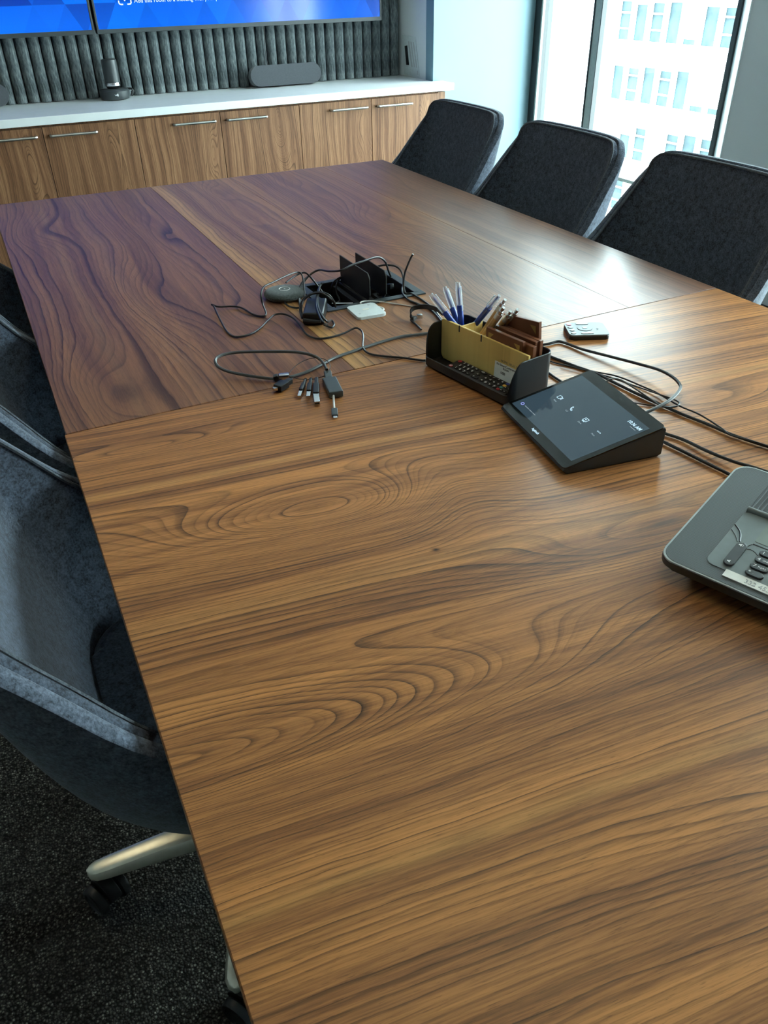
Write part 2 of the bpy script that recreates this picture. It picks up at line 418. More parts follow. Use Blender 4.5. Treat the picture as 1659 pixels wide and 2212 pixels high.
# grey pier between the two windows, with splayed reveals
b = NB(); prism(b, [(3.47, 3.195), (XW+.10, 3.36), (XW+.10, 1.95), (3.47, 2.10)], 0, CEIL); struct(obj('wall_right', b, M_greywall, smooth=False))
b = NB(); prism(b, [(3.469, 3.197), (3.592, 3.351), (3.594, 3.362), (3.465, 3.199)], .0, CEIL-.001); struct(obj('trim_1', b, M_strip, smooth=False))
b = NB(); bx(b, 3.47, XW+.12, YF, .05, 0, CEIL); struct(obj('wall_corner', b, M_greywall, smooth=False))

def window(n, y0, y1, mull):
    w = bpy.data.objects.new('window_%d' % n, None); C.objects.link(w); w.location = (XW, (y0+y1)/2, 0); struct(w)
    L = lambda y: y-(y0+y1)/2
    b = NB(); bx(b, -.02, .07, L(y1-.075), L(y1), .08, CEIL, .003); obj('jamb', b, M_darkmetal, w)
    b = NB(); bx(b, -.025, -.005, L(y1-.092), L(y1-.077), .08, CEIL, .002); obj('gasket', b, M_frame, w)
    b = NB(); bx(b, -.02, .07, L(y0), L(y0+.03), .08, CEIL, .003); obj('jamb', b, M_frame2, w)
    b = NB(); bx(b, -.02, .07, L(y0), L(y1), 0, .12, .003); obj('bottom_rail', b, M_frame, w)
    b = NB(); bx(b, -.02, .07, L(y0), L(y1), CEIL-.08, CEIL, .003); obj('top_rail', b, M_frame, w)
    b = NB(); bx(b, 0, .06, L(y0), L(y1), .345, .365, .002); obj('transom', b, M_frame, w)
    ys = [y0+.03]
    for m in mull:
        b = NB(); bx(b, -.03, .07, L(m-.032), L(m+.032), .12, CEIL, .002); mu = obj('mullion', b, M_frame, w)
        b = NB(); bx(b, -.034, .0, L(m+.032), L(m+.044), .12, CEIL, .001); obj('gasket', b, M_darkmetal, mu)
        b = NB(); bx(b, -.034, .0, L(m-.038), L(m-.032), .12, CEIL, .001); obj('gasket', b, M_darkmetal, mu)
        ys.append(m)
    ys.append(y1-.075)
    for a, c in zip(ys, ys[1:]):
        for z0, z1 in ((.12, .345), (.365, CEIL-.08)):
            b = NB(); bx(b, .03, .036, L(a), L(c), z0, z1); obj('pane', b, M_glass, w, smooth=False)
    return w
window(1, 3.36, 5.09, [4.43])
window(2, .05, 1.95, [1.0])
# low convector with a grille along the window
cv = thing('window_convector', 'low pale convector with slotted grille under the tall window', 'heater', (3.36, 4.22, 0))
M_conv = plain('pale_green_grey_metal', (.50, .56, .53), .5)
b = NB(); bx(b, -.22, .21, -.86, .86, 0, .06, .004); obj('casing', b, M_conv, cv)
b = NB(); bx(b, .13, .21, -.86, .86, .06, .105, .003); obj('back_rail', b, M_conv, cv)
b = NB(); bx(b, -.22, -.20, -.86, .86, .06, .105, .003); obj('front_rail', b, M_conv, cv)
for k in range(13):
    b = NB(); bx(b, -.195+k*.0245, -.195+k*.0245+.011, -.86, .86, .065, .103); obj('slat', b, M_conv, cv)
for k in range(7):
    b = NB(); bx(b, -.2, .13, -.86+k*.2865-.008, -.86+k*.2865+.008, .06, .104); obj('cross_bar', b, M_conv, cv)
# bead chain of the roller blind
b = NB()
for s in (0, 1):
    for k in range(150):
        z = .42+k*.0125
        lathe(b, [(.0008, -.0022), (.0022, 0), (.0008, .0022)], 6, TR(0, s*.022, z))
    tube(b, [(0, s*.022, .42), (0, s*.022, .42+149*.0125)], .0005, 4, 0)
bc = obj('blind_chain', b, M_darkmetal, None, loc=(3.53, 3.425, 0)); tag(bc, 'looped bead chain of a roller blind hanging at the window edge', 'chain')
# ceiling lights (out of view, they light the table and the carpet)
for i, (x, y) in enumerate(((-.78, 3.0), (.86, .9))):
    t = thing('ceiling_light', 'warm linear ceiling light above the %s' % ('left row of chairs', 'middle of the walnut table')[i], 'ceiling light', (x, y, CEIL), group='recessed ceiling lights')
    b = NB(); bx(b, -.17, .17, -.67, .67, -.012, 0, .003); obj('frame', b, M_ceil, t)
    b = NB(); bx(b, -.15, .15, -.64, .64, -.016, -.006); obj('diffuser', b, M_lampwarm, t)

# ------------------------------------------------------------------ acoustic wall of felt tubes
aw = thing('acoustic_wall', 'wall covering of vertical grey felt tubes behind the screens', 'wall panel', (.286, 5.575, .862))
b = NB(); bx(b, -2.45, 2.53, .012, .024, 0, 1.88); obj('backing_board', b, M_blackmatte, aw)
b = NB(); lathe(b, [(.0296, 0), (.0314, .004), (.0314, 1.88)], 20)
bmesh.ops.translate(b, vec=(0, -.022, 0), verts=b.verts)
tb = obj('felt_tube', b, M_tube, aw)
tb.location = (-36*0.0672, 0, 0)
for k in range(-35, 38):
    o = tb.copy(); C.objects.link(o); o.parent = aw; o.location = (k*0.0672, 0, 0)

# ------------------------------------------------------------------ sideboard
for i, (x0, x1) in enumerate(((-1.08, -.11), (-.11, .863), (.863, 1.835), (1.835, 2.787))):
    lab = ('walnut base cabinet below the white counter, at the far left out of the frame', 'walnut base cabinet below the camera tower, leftmost in view', 'walnut base cabinet right of the camera tower, middle of the row', 'walnut base cabinet behind the farthest right chair, last of the row')[i]
    cb = thing('base_cabinet', lab, 'cabinet', ((x0+x1)/2, 5.25, 0), group='walnut cabinets under the white counter')
    hw = (x1-x0)/2
    b = NB(); bx(b, -hw, hw, -.28, .33, .10, .815); obj('body', b, M_cabbody, cb, smooth=False)
    b = NB(); bx(b, -hw, hw, -.22, .33, 0, .10); obj('plinth', b, M_blackmatte, cb, smooth=False)
    for s in (-1, 1):
        b = NB(); bx(b, -hw/2+.0015, hw/2-.0015, -.009, .009, 0, .70, .0012, 1)
        d = obj('door', b, doorwood(i*2+(s > 0)), cb, loc=(s*hw/2, -.291, .108))
        b = NB(); hc = (-s)*(hw/2-.155)
        tube(b, [(hc-.118, -.010, .657), (hc-.118, -.033, .657), (hc-.114, -.037, .657), (hc+.114, -.037, .657), (hc+.118, -.033, .657), (hc+.118, -.010, .657)], .0070, 8, 0)
        obj('handle', b, M_steel, d)
b = NB(); bx(b, -.026, .026, -.29, .33, 0, .812, .001); tag(obj('filler_panel', b, M_cabbody, None, loc=(2.8145, 5.2505, 0)), 'narrow walnut filler panel closing the cabinet row at the blue wall', 'panel')
b = NB(); bx(b, -1.09, 2.83, 4.932, 5.60, .8195, .860, .002)
bx(b, 2.82, 2.889, 4.932, 5.088, .8195, .860, .002)
tag(obj('counter_top', b, M_quartz, None, loc=(0, 0, 0)), 'long white quartz counter on the walnut cabinets', 'counter')

# ------------------------------------------------------------------ screens
def tv(x0, x1, label):
    t = thing('wall_screen', label, 'screen', ((x0+x1)/2, 5.42, 1.193), group='two large wall screens side by side')
    hw = (x1-x0)/2; H = 1.02
    b = NB(); bx(b, -hw, hw, 0, .055, 0, H, .003); obj('case', b, M_blackmatte, t)
    b = NB()
    bx(b, -hw, hw, -.008, 0, 0, .022, .002); bx(b, -hw, hw, -.008, 0, H-.012, H, .002); bx(b, -hw, -hw+.012, -.008, 0, .022, H-.012, .002); bx(b, hw-.012, hw, -.008, 0, .022, H-.012, .002)
    obj('bezel', b, M_graphite, t)
    b = NB(); bx(b, -hw+.012, hw-.012, -.004, -.001, .022, H-.012); s = obj('display', b, M_screen, t, smooth=False)
    b = NB(); bx(b, -hw*.5, hw*.5, .055, .087, .2, .8); obj('wall_mount', b, M_blackmatte, t, smooth=False)
    return t, s
tv(-.975, .814, 'large lit blue wall screen, the left one, cut by the frame edge')
t2, s2 = tv(.828, 2.617, 'large lit blue wall screen, the right one, with white text line')
text('caption', 'Add this room to a meeting with your phone', .0300, M_white_lit, s2, (-.660, -.0045, .143), (PI/2, 0, 0))
b = NB()
for sx in (-1, 1):
    for sz in (-1, 1):
        q = [(sx*.034, 0, sz*.012), (sx*.034, 0, sz*.024), (sx*.030, 0, sz*.029), (sx*.024, 0, sz*.031), (sx*.012, 0, sz*.031)]
        tube(b, q, .0034, 6, 0)
lathe(b, [(.0001, -.005), (.005, 0), (.0001, .005)], 8, TR(0, 0, -.012))
for r in (.012, .021):
    tube(b, [(r*math.sin(a), 0, -.012+r*math.cos(a)) for a in [(-.8+.2*k) for k in range(9)]], .0025, 6, 0)
obj('cast_symbol', b, M_white_lit, s2, loc=(-.712, -.005, .168))

# ------------------------------------------------------------------ things on the counter
ct = thing('conference_camera', 'black cylinder conference camera on a round base, on the white counter', 'camera', (.862, 5.425, .860))
b = NB(); lathe(b, [(.062, 0), (.080, .006), (.086, .022), (.086, .048), (.080, .054), (.040, .058)], 32); bs = obj('base', b, M_graphite, ct)
b = NB(); lathe(b, [(.036, .058), (.040, .066), (.0435, .072)], 28); obj('neck', b, M_black, ct)
b = NB(); lathe(b, [(.0436, .072), (.0446, .076), (.0446, .088), (.0440, .089)], 28); obj('trim_ring', b, M_silver, ct)
b = NB(); lathe(b, [(.0440, .089), (.0440, .198), (.0425, .205), (.038, .208)], 28); obj('barrel', b, M_graphite, ct)
b = NB(); tube(b, [(.080, .01, .050), (.098, .0, .050), (.106, -.004, .042), (.098, -.004, .030)], .006, 6, 3)
box(b, (.102, -.004, .028), (.014, .012, .034), Matrix.Rotation(.5, 4, 'Y'), .003); obj('cable_clip', b, M_black, ct)
b = NB()
tube(b, [(-.010, 0, .004), (-.006, 0, -.002), (-.002, 0, -.002), (.001, 0, .004)], .0016, 5, 2)
tube(b, [(.004, 0, .006), (.007, 0, .002), (.004, 0, -.003), (.002, 0, .001)], .0018, 5, 2); tube(b, [(.008, 0, .007), (.009, 0, -.002), (.005, 0, -.007)], .0016, 5, 2)
obj('emblem', b, M_whiteprint, bs, loc=(-.004, -.0862, .030))
def speaker(x, y, hw, label):
    s = thing('speaker_bar', label, 'speaker', (x, y, .8665), (math.radians(-9), 0, 0))
    P = Matrix(((1, 0, 0, 0), (0, 0, -1, .03), (0, 1, 0, 0), (0, 0, 0, 1)))
    b = NB(); prism(b, rrect(-hw, hw, 0, .115, .0572, 10), 0, .06, .006, 3, P); obj('grille', b, M_spk, s)
    b = NB(); prism(b, rrect(-hw+.004, hw-.004, .004, .111, .0532, 10), -.016, .0, .0, 1, P); obj('back_shell', b, M_black, s)
    return s
speaker(1.938, 5.43, .236, 'grey pill shaped speaker standing on the white counter, below the right screen')
speaker(.047, 5.44, .236, 'grey pill shaped speaker at the left frame edge, below the left screen')
b = NB(); tube(b, [(1.86, 5.50, .94), (1.85, 5.515, 1.0), (1.845, 5.512, 1.08), (1.85, 5.51, 1.19)], .003, 6)
tag(obj('speaker_wire', b, M_rubber), 'thin black wire rising from the pill speaker to the right screen', 'wire')
# printed instruction sheet leaning on the return wall
sg = thing('instruction_sheet', 'white printed instruction sheet taped to the white return wall above the counter', 'sign', (2.8185, 5.40, .862))
P = Matrix(((0, 0, -1, 0), (1, 0, 0, 0), (0, 1, 0, 0), (0, 0, 0, 1)))
b = NB(); prism(b, [(-.135, .008), (.09, .008), (.115, .241), (-.07, .231)], 0, .003, 0, 1, P); obj('sheet', b, M_whiteplastic, sg, smooth=False)
b = NB(); prism(b, [(.014, .068), (.052, .066), (.076, .176), (.040, .181)], .003, .0045, 0, 1, P); obj('black_panel', b, M_blackmatte, sg, smooth=False)
b = NB()
for k, (y0, y1) in enumerate(((-.020, .000), (-.052, -.036), (-.085, -.070))):
    prism(b, [(y0-.02, .06), (y1-.02, .06), (y1+.03, .205), (y0+.03, .205)], .003, .0036, 0, 1, P)
prism(b, [(-.118, .02), (-.108, .02), (-.104, .044), (-.114, .044)], .003, .0036, 0, 1, P)
obj('print', b, M_lightink, sg, smooth=False)

# ------------------------------------------------------------------ conference table
tab = thing('conference_table', 'long walnut conference table filling the picture', 'table', (.86, 1.45, 0))
def plank(name, poly, mat, z0=T-.038, z1=T, hole=None):
    b = NB()
    if hole is None:
        prism(b, [(x-.86, y-1.45) for x, y in poly], z0, z1, .0012, 1)
    else:
        (x0, x1, y0, y1) = hole
        px = [p[0] for p in poly]; py = [p[1] for p in poly]
    return obj(name, b, mat, tab)
def woff(m): pass
SY = lambda x: 1.467+(x-.02)/1.68*.024
g = .0011
plank('crosswise_panel', [(.0215, -.62), (1.70, -.62), (1.70, SY(1.70)-g), (.0215, SY(.0215)-g)], M_near)
def far(x0, x1, m, hole=None):
    y0, y1 = max(SY(x0), SY(x1))+g, 3.535
    parts = [(x0, x1, SY(x0)+g, SY(x1)+g, y1)]
    b = NB()
    if not hole:
        prism(b, [(x0-.86, SY(x0)+g-1.45), (x1-.86, SY(x1)+g-1.45), (x1-.86, y1-1.45), (x0-.86, y1-1.45)], T-.038, T, .0008, 1)
    else:
        h0, h1, k0, k1 = hole                                   # board cut out around the power box
        for A in ([(x0, SY(x0)+g), (x1, SY(x1)+g), (x1, k0), (x0, k0)], [(x0, k1), (x1, k1), (x1, y1), (x0, y1)]):
            prism(b, [(x-.86, y-1.45) for x, y in A], T-.038, T)
        if h0 > x0: prism(b, [(x-.86, y-1.45) for x, y in [(x0, k0), (h0, k0), (h0, k1), (x0, k1)]], T-.038, T)
        if h1 < x1: prism(b, [(x-.86, y-1.45) for x, y in [(h1, k0), (x1, k0), (x1, k1), (h1, k1)]], T-.038, T)
        bmesh.ops.remove_doubles(b, verts=b.verts, dist=1e-5)
    return obj('lengthwise_board', b, m, tab, smooth=False)
BX = (.730, .985, 1.842, 2.040)
far(.0245, .633-g/2, M_far1)
far(.633+g/2, .970-g/2, M_far2, (BX[0], .970, BX[2], BX[3]))
far(.970+g/2, 1.400-g/2, M_far3, (.970, BX[1], BX[2], BX[3]))
far(1.400+g/2, 1.700, M_far4)
for y in (-.1, 2.9):
    b = NB(); bx(b, -.42, .42, y-1.45-.06, y-1.45+.06, 0, T-.04, .004); obj('pedestal', b, M_blackmatte, tab)
b = NB(); bx(b, -.06, .06, -1.4, 1.3, T-.12, T-.045, .004); obj('beam', b, M_blackmatte, tab)

# ------------------------------------------------------------------ chairs
def lerp_rows(rows, n):
    out = []
    P = [Vector(r) for r in rows]
    return smooth_path(P, n)
RIM = [(-.338, 0, .978), (-.335, .12, .978), (-.329, .225, .974), (-.318, .268, .957), (-.293, .291, .910), (-.218, .312, .81), (-.135, .330, .705), (-.02, .338, .615), (.10, .335, .555), (.21, .320, .510)]
MIDP = [(-.268, 0, .64), (-.266, .11, .64), (-.256, .195, .635), (-.242, .238, .625), (-.222, .262, .61), (-.172, .288, .58), (-.105, .308, .53), (-.02, .318, .48), (.10, .316, .455), (.21, .30, .44)]
BOT = [(-.190, 0, .425), (-.188, .083, .424), (-.181, .138, .422), (-.170, .172, .42), (-.150, .198, .418), (-.110, .228, .412), (-.05, .246, .405), (.03, .252, .402), (.12, .248, .402), (.21, .232, .404)]
def shell_grid(ns=4, nt=12):
    R, Mi, B = lerp_rows(RIM, ns), lerp_rows(MIDP, ns), lerp_rows(BOT, ns)
    half = []
    for r, m, q in zip(R, Mi, B):
        ctrl = m*2-(r+q)*.5                                     # quadratic through the mid point
        half.append([(1-t)**2*q+2*t*(1-t)*ctrl+t*t*r for t in [k/nt for k in range(nt+1)]])
    full = [[Vector((p.x, -p.y, p.z)) for p in col] for col in half[:0:-1]]+half
    return full
def normals(G):
    N = []
    for i in range(len(G)):
        row = []
        for j in range(len(G[0])):
            du = G[min(i+1, len(G)-1)][j]-G[max(i-1, 0)][j]; dv = G[i][min(j+1, len(G[0])-1)]-G[i][max(j-1, 0)]
            row.append(du.cross(dv).normalized())
        N.append(row)
    return N
def slab(bm, G, off0, off1):
    """solid between two offsets of a grid, with a rounded border"""
    N = normals(G); ni, nj = len(G), len(G[0])
    mid = (off0+off1)/2; h = (off1-off0)/2
    def layer(o, inset):
        return [[bm.verts.new(G[i][j]+N[i][j]*o) for j in range(nj)] for i in range(ni)]
    A = layer(off0, 0); B = layer(off1, 0)
    for L, fl in ((A, False), (B, True)):
        for i in range(ni-1):
            for j in range(nj-1):
                f = (L[i][j], L[i+1][j], L[i+1][j+1], L[i][j+1]); bm.faces.new(f[::-1] if fl else f)
    border = [(i, 0) for i in range(ni)]+[(ni-1, j) for j in range(1, nj)]+[(i, nj-1) for i in range(ni-2, -1, -1)]+[(0, j) for j in range(nj-2, 0, -1)]
    nb = len(border); rows = [[A[i][j] for i, j in border]]
    for a in (-.6, 0, .6):
        ring = []
        for k, (i, j) in enumerate(border):
            p = G[i][j]
            ii = min(max(i, 1), ni-2); jj = min(max(j, 1), nj-2)
            out = (p-G[ii][jj]); out = out.normalized() if out.length > 1e-8 else Vector((0, 0, 0))
            ring.append(bm.verts.new(p+N[i][j]*(mid+h*math.sin(a*PI/2*.99))+out*h*.45*math.cos(a*PI/2)))
        rows.append(ring)
    rows.append([B[i][j] for i, j in border])
    for Ra, Rb in zip(rows, rows[1:]):
        for k in range(nb): bm.faces.new((Ra[k], Ra[(k+1) % nb], Rb[(k+1) % nb], Rb[k]))
def make_chair(label, loc, rz, legrot):
    ch = thing('swivel_chair', label, 'chair', loc, (0, 0, rz), 'felt bucket chairs around the table')
    G = shell_grid()
    b = NB(); slab(b, G, -.024, -.0); obj('shell', b, M_felt, ch)
    # inner pad, inset from the rim
    ni, nj = len(G), len(G[0])
    G2 = [[G[i][j] for j in range(1, nj)] for i in range(1, ni-1)]
    for col in G2:
        d = (col[-2]-col[-1]).normalized(); col[-1] = col[-1]+d*.006
        col[-2] = col[-2]+d*.002
    b = NB(); slab(b, G2, .001, .017); pad = obj('inner_pad', b, M_feltpad, ch)
    N2 = normals(G2)
    b = NB(); edge = [G2[i][-1]+N2[i][-1]*.018 for i in range(len(G2))]; tube(b, edge, .0035, 6, 0); obj('piping', b, M_pipe, pad)
    b = NB(); prism(b, rrect(-.19, .27, -.215, .215, .10, 8), .415, .478, .024, 4); obj('seat', b, M_feltpad, ch)
    b = NB()
    for k, (sx, z) in enumerate(((.30, .372), (.66, .385), (.90, .405), (1.0, .430))): pass
    n = 32; rings = []
    for sx, z in ((.35, .362), (.66, .368), (.88, .382), (1.0, .412)):
        rings.append([b.verts.new((.02+.222*sx*math.copysign(abs(math.cos(a))**.8, math.cos(a)), .254*sx*math.copysign(abs(math.sin(a))**.8, math.sin(a)), z)) for a in [2*PI*k/n for k in range(n)]])
    for A, B in zip(rings, rings[1:]):
        for k in range(n): b.faces.new((A[k], A[(k+1) % n], B[(k+1) % n], B[k]))
    b.faces.new(rings[0][::-1]); b.faces.new(rings[-1]); obj('shell_base', b, M_felt, ch)
    b = NB(); bx(b, -.09, .09, -.08, .08, .335, .364, .008); obj('tilt_mechanism', b, M_black, ch)
    b = NB(); lathe(b, [(.032, .07), (.032, .20), (.026, .20), (.026, .27), (.018, .27), (.018, .34)], 20); obj('column', b, M_black, ch, loc=(.01, -.045, 0))
    b = NB(); lathe(b, [(.030, .066), (.048, .07), (.050, .11), (.040, .122)], 24); obj('hub', b, M_alu, ch, loc=(.01, -.045, 0))
    leg = cas = None; BO = Vector((.01, -.045, 0))         # the seat sits a little off the centre of its star base
    for k in range(5):
        a = legrot-rz+2*PI*k/5
        if leg is None:
            b = NB(); n = 10
            rows = []
            for x, w, zt, zb in ((.036, .030, .122, .078), (.12, .026, .118, .080), (.20, .0235, .110, .078), (.280, .021, .100, .074), (.300, .019, .098, .074), (.311, .013, .096, .074), (.316, .004, .094, .076)):
                rows.append([b.verts.new((x, y*w, z)) for y, z in ((-.6, zb), (-1, zb+.006), (-1, zt-.012), (-.75, zt-.003), (-.4, zt), (.4, zt), (.75, zt-.003), (1, zt-.012), (1, zb+.006), (.6, zb))])
            for A, B in zip(rows, rows[1:]):
                for q in range(n): b.faces.new((A[q], A[(q+1) % n], B[(q+1) % n], B[q]))
            b.faces.new(rows[0][::-1]); b.faces.new(rows[-1])
            leg = obj('leg', b, M_alu, ch); leg.rotation_euler = (0, 0, a); leg.location = BO
            b = NB(); lathe(b, [(.0075, .0), (.0075, .03)], 12, TR(0, 0, .052)); prism(b, [(.033*math.cos(q), .033*math.sin(q)) for q in [PI*.02+PI*.96*k2/10 for k2 in range(11)]], -.0125, .0125, .003, 2, Matrix(((1, 0, 0, .014), (0, 0, 1, 0), (0, 1, 0, .036), (0, 0, 0, 1))))
            cas = obj('caster', b, M_black, ch)
            b = NB()
            for s in (-1, 1):
                lathe(b, [(.022, -.0085), (.0285, -.0075), (.031, -.004), (.031, .004), (.029, .0095), (.0235, .0110), (.0222, .008), (.004, .007)], 24, Matrix(((1, 0, 0, .014), (0, 0, s, s*.0225), (0, 1, 0, .031), (0, 0, 0, 1))))
            obj('wheels', b, M_black, cas)
            legc, casc = leg, cas
        else:
            legc = leg.copy(); C.objects.link(legc); legc.parent = ch
            casc = cas.copy(); C.objects.link(casc); casc.parent = ch
            w = cas.children[0].copy(); C.objects.link(w); w.parent = casc
        legc.rotation_euler = (0, 0, a)
        casc.location = (BO.x+.300*math.cos(a), BO.y+.300*math.sin(a), 0); casc.rotation_euler = (0, 0, a+(2.15, 1.0, 2.6, -1.2, .6)[k])
    return ch
c0 = make_chair('blue-grey felt bucket chair nearest the camera, on the left side', (.15, 1.015, 0), 0.0, math.radians(174))
dup(c0, (.15, 1.765, 0), 0.0, 'blue-grey felt bucket chair second from the camera, on the left side')
dup(c0, (.13, 2.50, 0), 0.0, 'felt bucket chair third from the camera, just showing at the left frame edge')
dup(c0, (1.640, 3.25, 0), PI, 'black felt bucket chair on the window side, nearest the white counter')
dup(c0, (1.640, 2.515, 0), PI, 'black felt bucket chair in the middle of the window side')
dup(c0, (1.640, 1.785, 0), PI, 'black felt bucket chair cut off by the right frame edge')

# ------------------------------------------------------------------ power box in the table
pb = thing('table_power_box', 'black flush power box sunk in the walnut table with two upright flaps', 'power box', (.8575, 1.941, T))
b = NB()
x0, x1, y0, y1 = -.1425, .1425, -.1145, .1145
i0, i1, j0, j1 = -.120, .118, -.092, .094
bx(b, x0, x1, y0, j0, .0, .004, .0012); bx(b, x0, x1, j1, y1, .0, .004, .0012); bx(b, x0, i0, j0, j1, .0, .004, .0012); bx(b, i1, x1, j0, j1, .0, .004, .0012)
obj('bezel', b, M_graphite, pb)
b = NB()
bx(b, i0-.004, i0, j0, j1, -.09, .001); bx(b, i1, i1+.004, j0, j1, -.09, .001); bx(b, i0, i1, j0-.004, j0, -.09, .001); bx(b, i0, i1, j1, j1+.004, -.09, .001); bx(b, i0, i1, j0, j1, -.094, -.09)
obj('well', b, M_blackmatte, pb)
P = Matrix(((0, 0, 1, 0), (1, 0, 0, 0), (0, 1, 0, 0), (0, 0, 0, 1)))
for xx, w in ((-.0165, 1), (.031, 0)):
    b = NB(); prism(b, [(-.088, .002), (.094, .002), (.094, .074), (-.086, .074), (-.098, .062), (-.098, .014), (-.088, .008)], xx, xx+.0035, .0006, 1, P); obj('flap', b, M_blackmatte, pb)
b = NB(); bx(b, -.045, -.030, -.088, .090, -.045, -.006, .002); bx(b, -.026, -.019, -.088, .090, -.02, .002, .002); obj('inner_rail', b, M_blackmatte, pb)
b = NB(); bx(b, .060, .10, -.06, .06, -.07, -.035, .004); obj('socket_strip', b, M_black, pb)
for k in (-1, 0, 1):
    b = NB(); lathe(b, [(.011, 0), (.011, .003), (.008, .003)], 16, TR(.08, k*.035, -.035)); obj('socket', b, M_gloss, pb)
b = NB(); box(b, (.085, .045, -.004), (.016, .03, .018), Matrix.Rotation(.5, 4, 'Y'), .003); box(b, (.096, .010, -.008), (.014, .028, .016), Matrix.Rotation(-.3, 4, 'X'), .003); obj('plug', b, M_black, pb)
b = NB(); tube(b, [(-.108, -.06, .0), (-.06, -.088, .001)], .003, 6, 0); obj('hinge_rod', b, M_silver, pb)

# ------------------------------------------------------------------ microphone pod, adapter, white dongle
pod = thing('microphone_pod', 'round speckled grey table microphone pod beside the power box', 'microphone', (.660, 1.992, T), (0, 0, 0))
b = NB(); lathe(b, [(.040, 0), (.050, .002), (.056, .008), (.056, .012), (.052, .017), (.042, .0205), (.020, .022)], 36); body = obj('body', b, M_podfelt, pod)
b = NB(); tube(b, [(.0145*math.cos(a), .0145*math.sin(a), 0) for a in [2*PI*k/28 for k in range(29)]], .0010, 6, 0); obj('touch_ring', b, M_whiteprint, body, loc=(0, 0, .0222))
b = NB(); lathe(b, [(.0025, 0), (.002, .0006)], 10); obj('centre_mark', b, M_lightink, body, loc=(0, 0, .0220))
ad = thing('power_adapter', 'black power adapter brick wrapped in its own cord, in front of the power box', 'adapter', (.676, 1.812, T), (0, 0, math.radians(63)))
b = NB(); box(b, (0, 0, .0155), (.112, .052, .031), None, .005, 3); obj('brick', b, M_black, ad)
b = NB(); tube(b, [(-.057, .024, .013), (-.060, .004, .012), (-.060, -.018, .010)], lambda t: .007-.003*t, 8, 4); obj('strain_relief', b, M_blackmatte, ad)
def worldtube(parent, name, pts, r, mat):
    """a cord given in room coordinates, kept in its thing's own frame"""
    inv = (Matrix.Translation(parent.location) @ parent.rotation_euler.to_matrix().to_4x4()).inverted()
    b = NB(); tube(b, [inv @ Vector(p) for p in pts], r, 8, 6); return obj(name, b, mat, parent)
worldtube(ad, 'cord', [(0.6669, 1.7362, 0.7480), (0.6794, 1.7181, 0.7440), (0.6933, 1.7335, 0.7440), (0.6963, 1.7580, 0.7460), (0.6605, 1.6951, 0.7700), (0.6585, 1.7200, 0.7760), (0.6709, 1.7753, 0.7770), (0.6866, 1.8203, 0.7780), (0.7092, 1.8659, 0.7820), (0.7265, 1.8978, 0.7880), (0.7325, 1.8996, 0.7920), (0.7235, 1.8938, 0.7860), (0.6992, 1.8540, 0.7800), (0.6704, 1.7868, 0.7770), (0.6517, 1.7207, 0.7770), (0.6458, 1.6789, 0.7740), (0.6675, 1.7151, 0.7550)], .0026, M_rubber)
worldtube(ad, 'cord', [(0.6397, 1.8118, 0.7440), (0.6470, 1.8447, 0.7520), (0.6590, 1.8629, 0.7660), (0.6819, 1.8703, 0.7780), (0.7063, 1.8633, 0.7840), (0.7213, 1.8344, 0.7840), (0.7304, 1.8218, 0.7700), (0.7360, 1.8238, 0.7520), (0.7307, 1.8229, 0.7660), (0.7174, 1.8253, 0.7820), (0.7077, 1.8473, 0.7860), (0.6861, 1.8608, 0.7820), (0.6636, 1.8592, 0.7700), (0.6500, 1.8418, 0.7560), (0.6432, 1.8148, 0.7460)], .0026, M_rubber)
dg = thing('white_dongle', 'flat white rounded square hub lying on the table before the power box', 'hub', [(0.8012, 1.7791, 0.7400)][0], (0, 0, math.radians(-3)))
b = NB(); prism(b, rrect(-.0385, .0385, -.044, .044, .009, 5), 0, .0075, .002, 3); dgb = obj('body', b, M_whiteplastic, dg)
b = NB(); prism(b, rrect(-.010, .010, -.0045, .0045, .0044, 5), 0, .0008, .0003, 1, RZ(math.radians(8))); obj('logo_recess', b, M_paper, dgb, loc=(0, .004, .0073))
b = NB(); bx(b, -.0275, -.022, -.012, -.0105, 0, .0003); bx(b, -.0275, -.022, -.016, -.0148, 0, .0003); obj('print', b, M_lightink, dgb, loc=(0, -.006, .0074))
b = NB(); tube(b, [(.008*math.cos(a), .0058*math.sin(a), 0) for a in (.2, .8, 1.4)], .0006, 5, 2); tube(b, [(.005*math.cos(a), .0038*math.sin(a), 0) for a in (.2, .8, 1.4)], .0006, 5, 2); obj('wave_symbol', b, M_lightink, dgb, loc=(.014, .026, .0076))

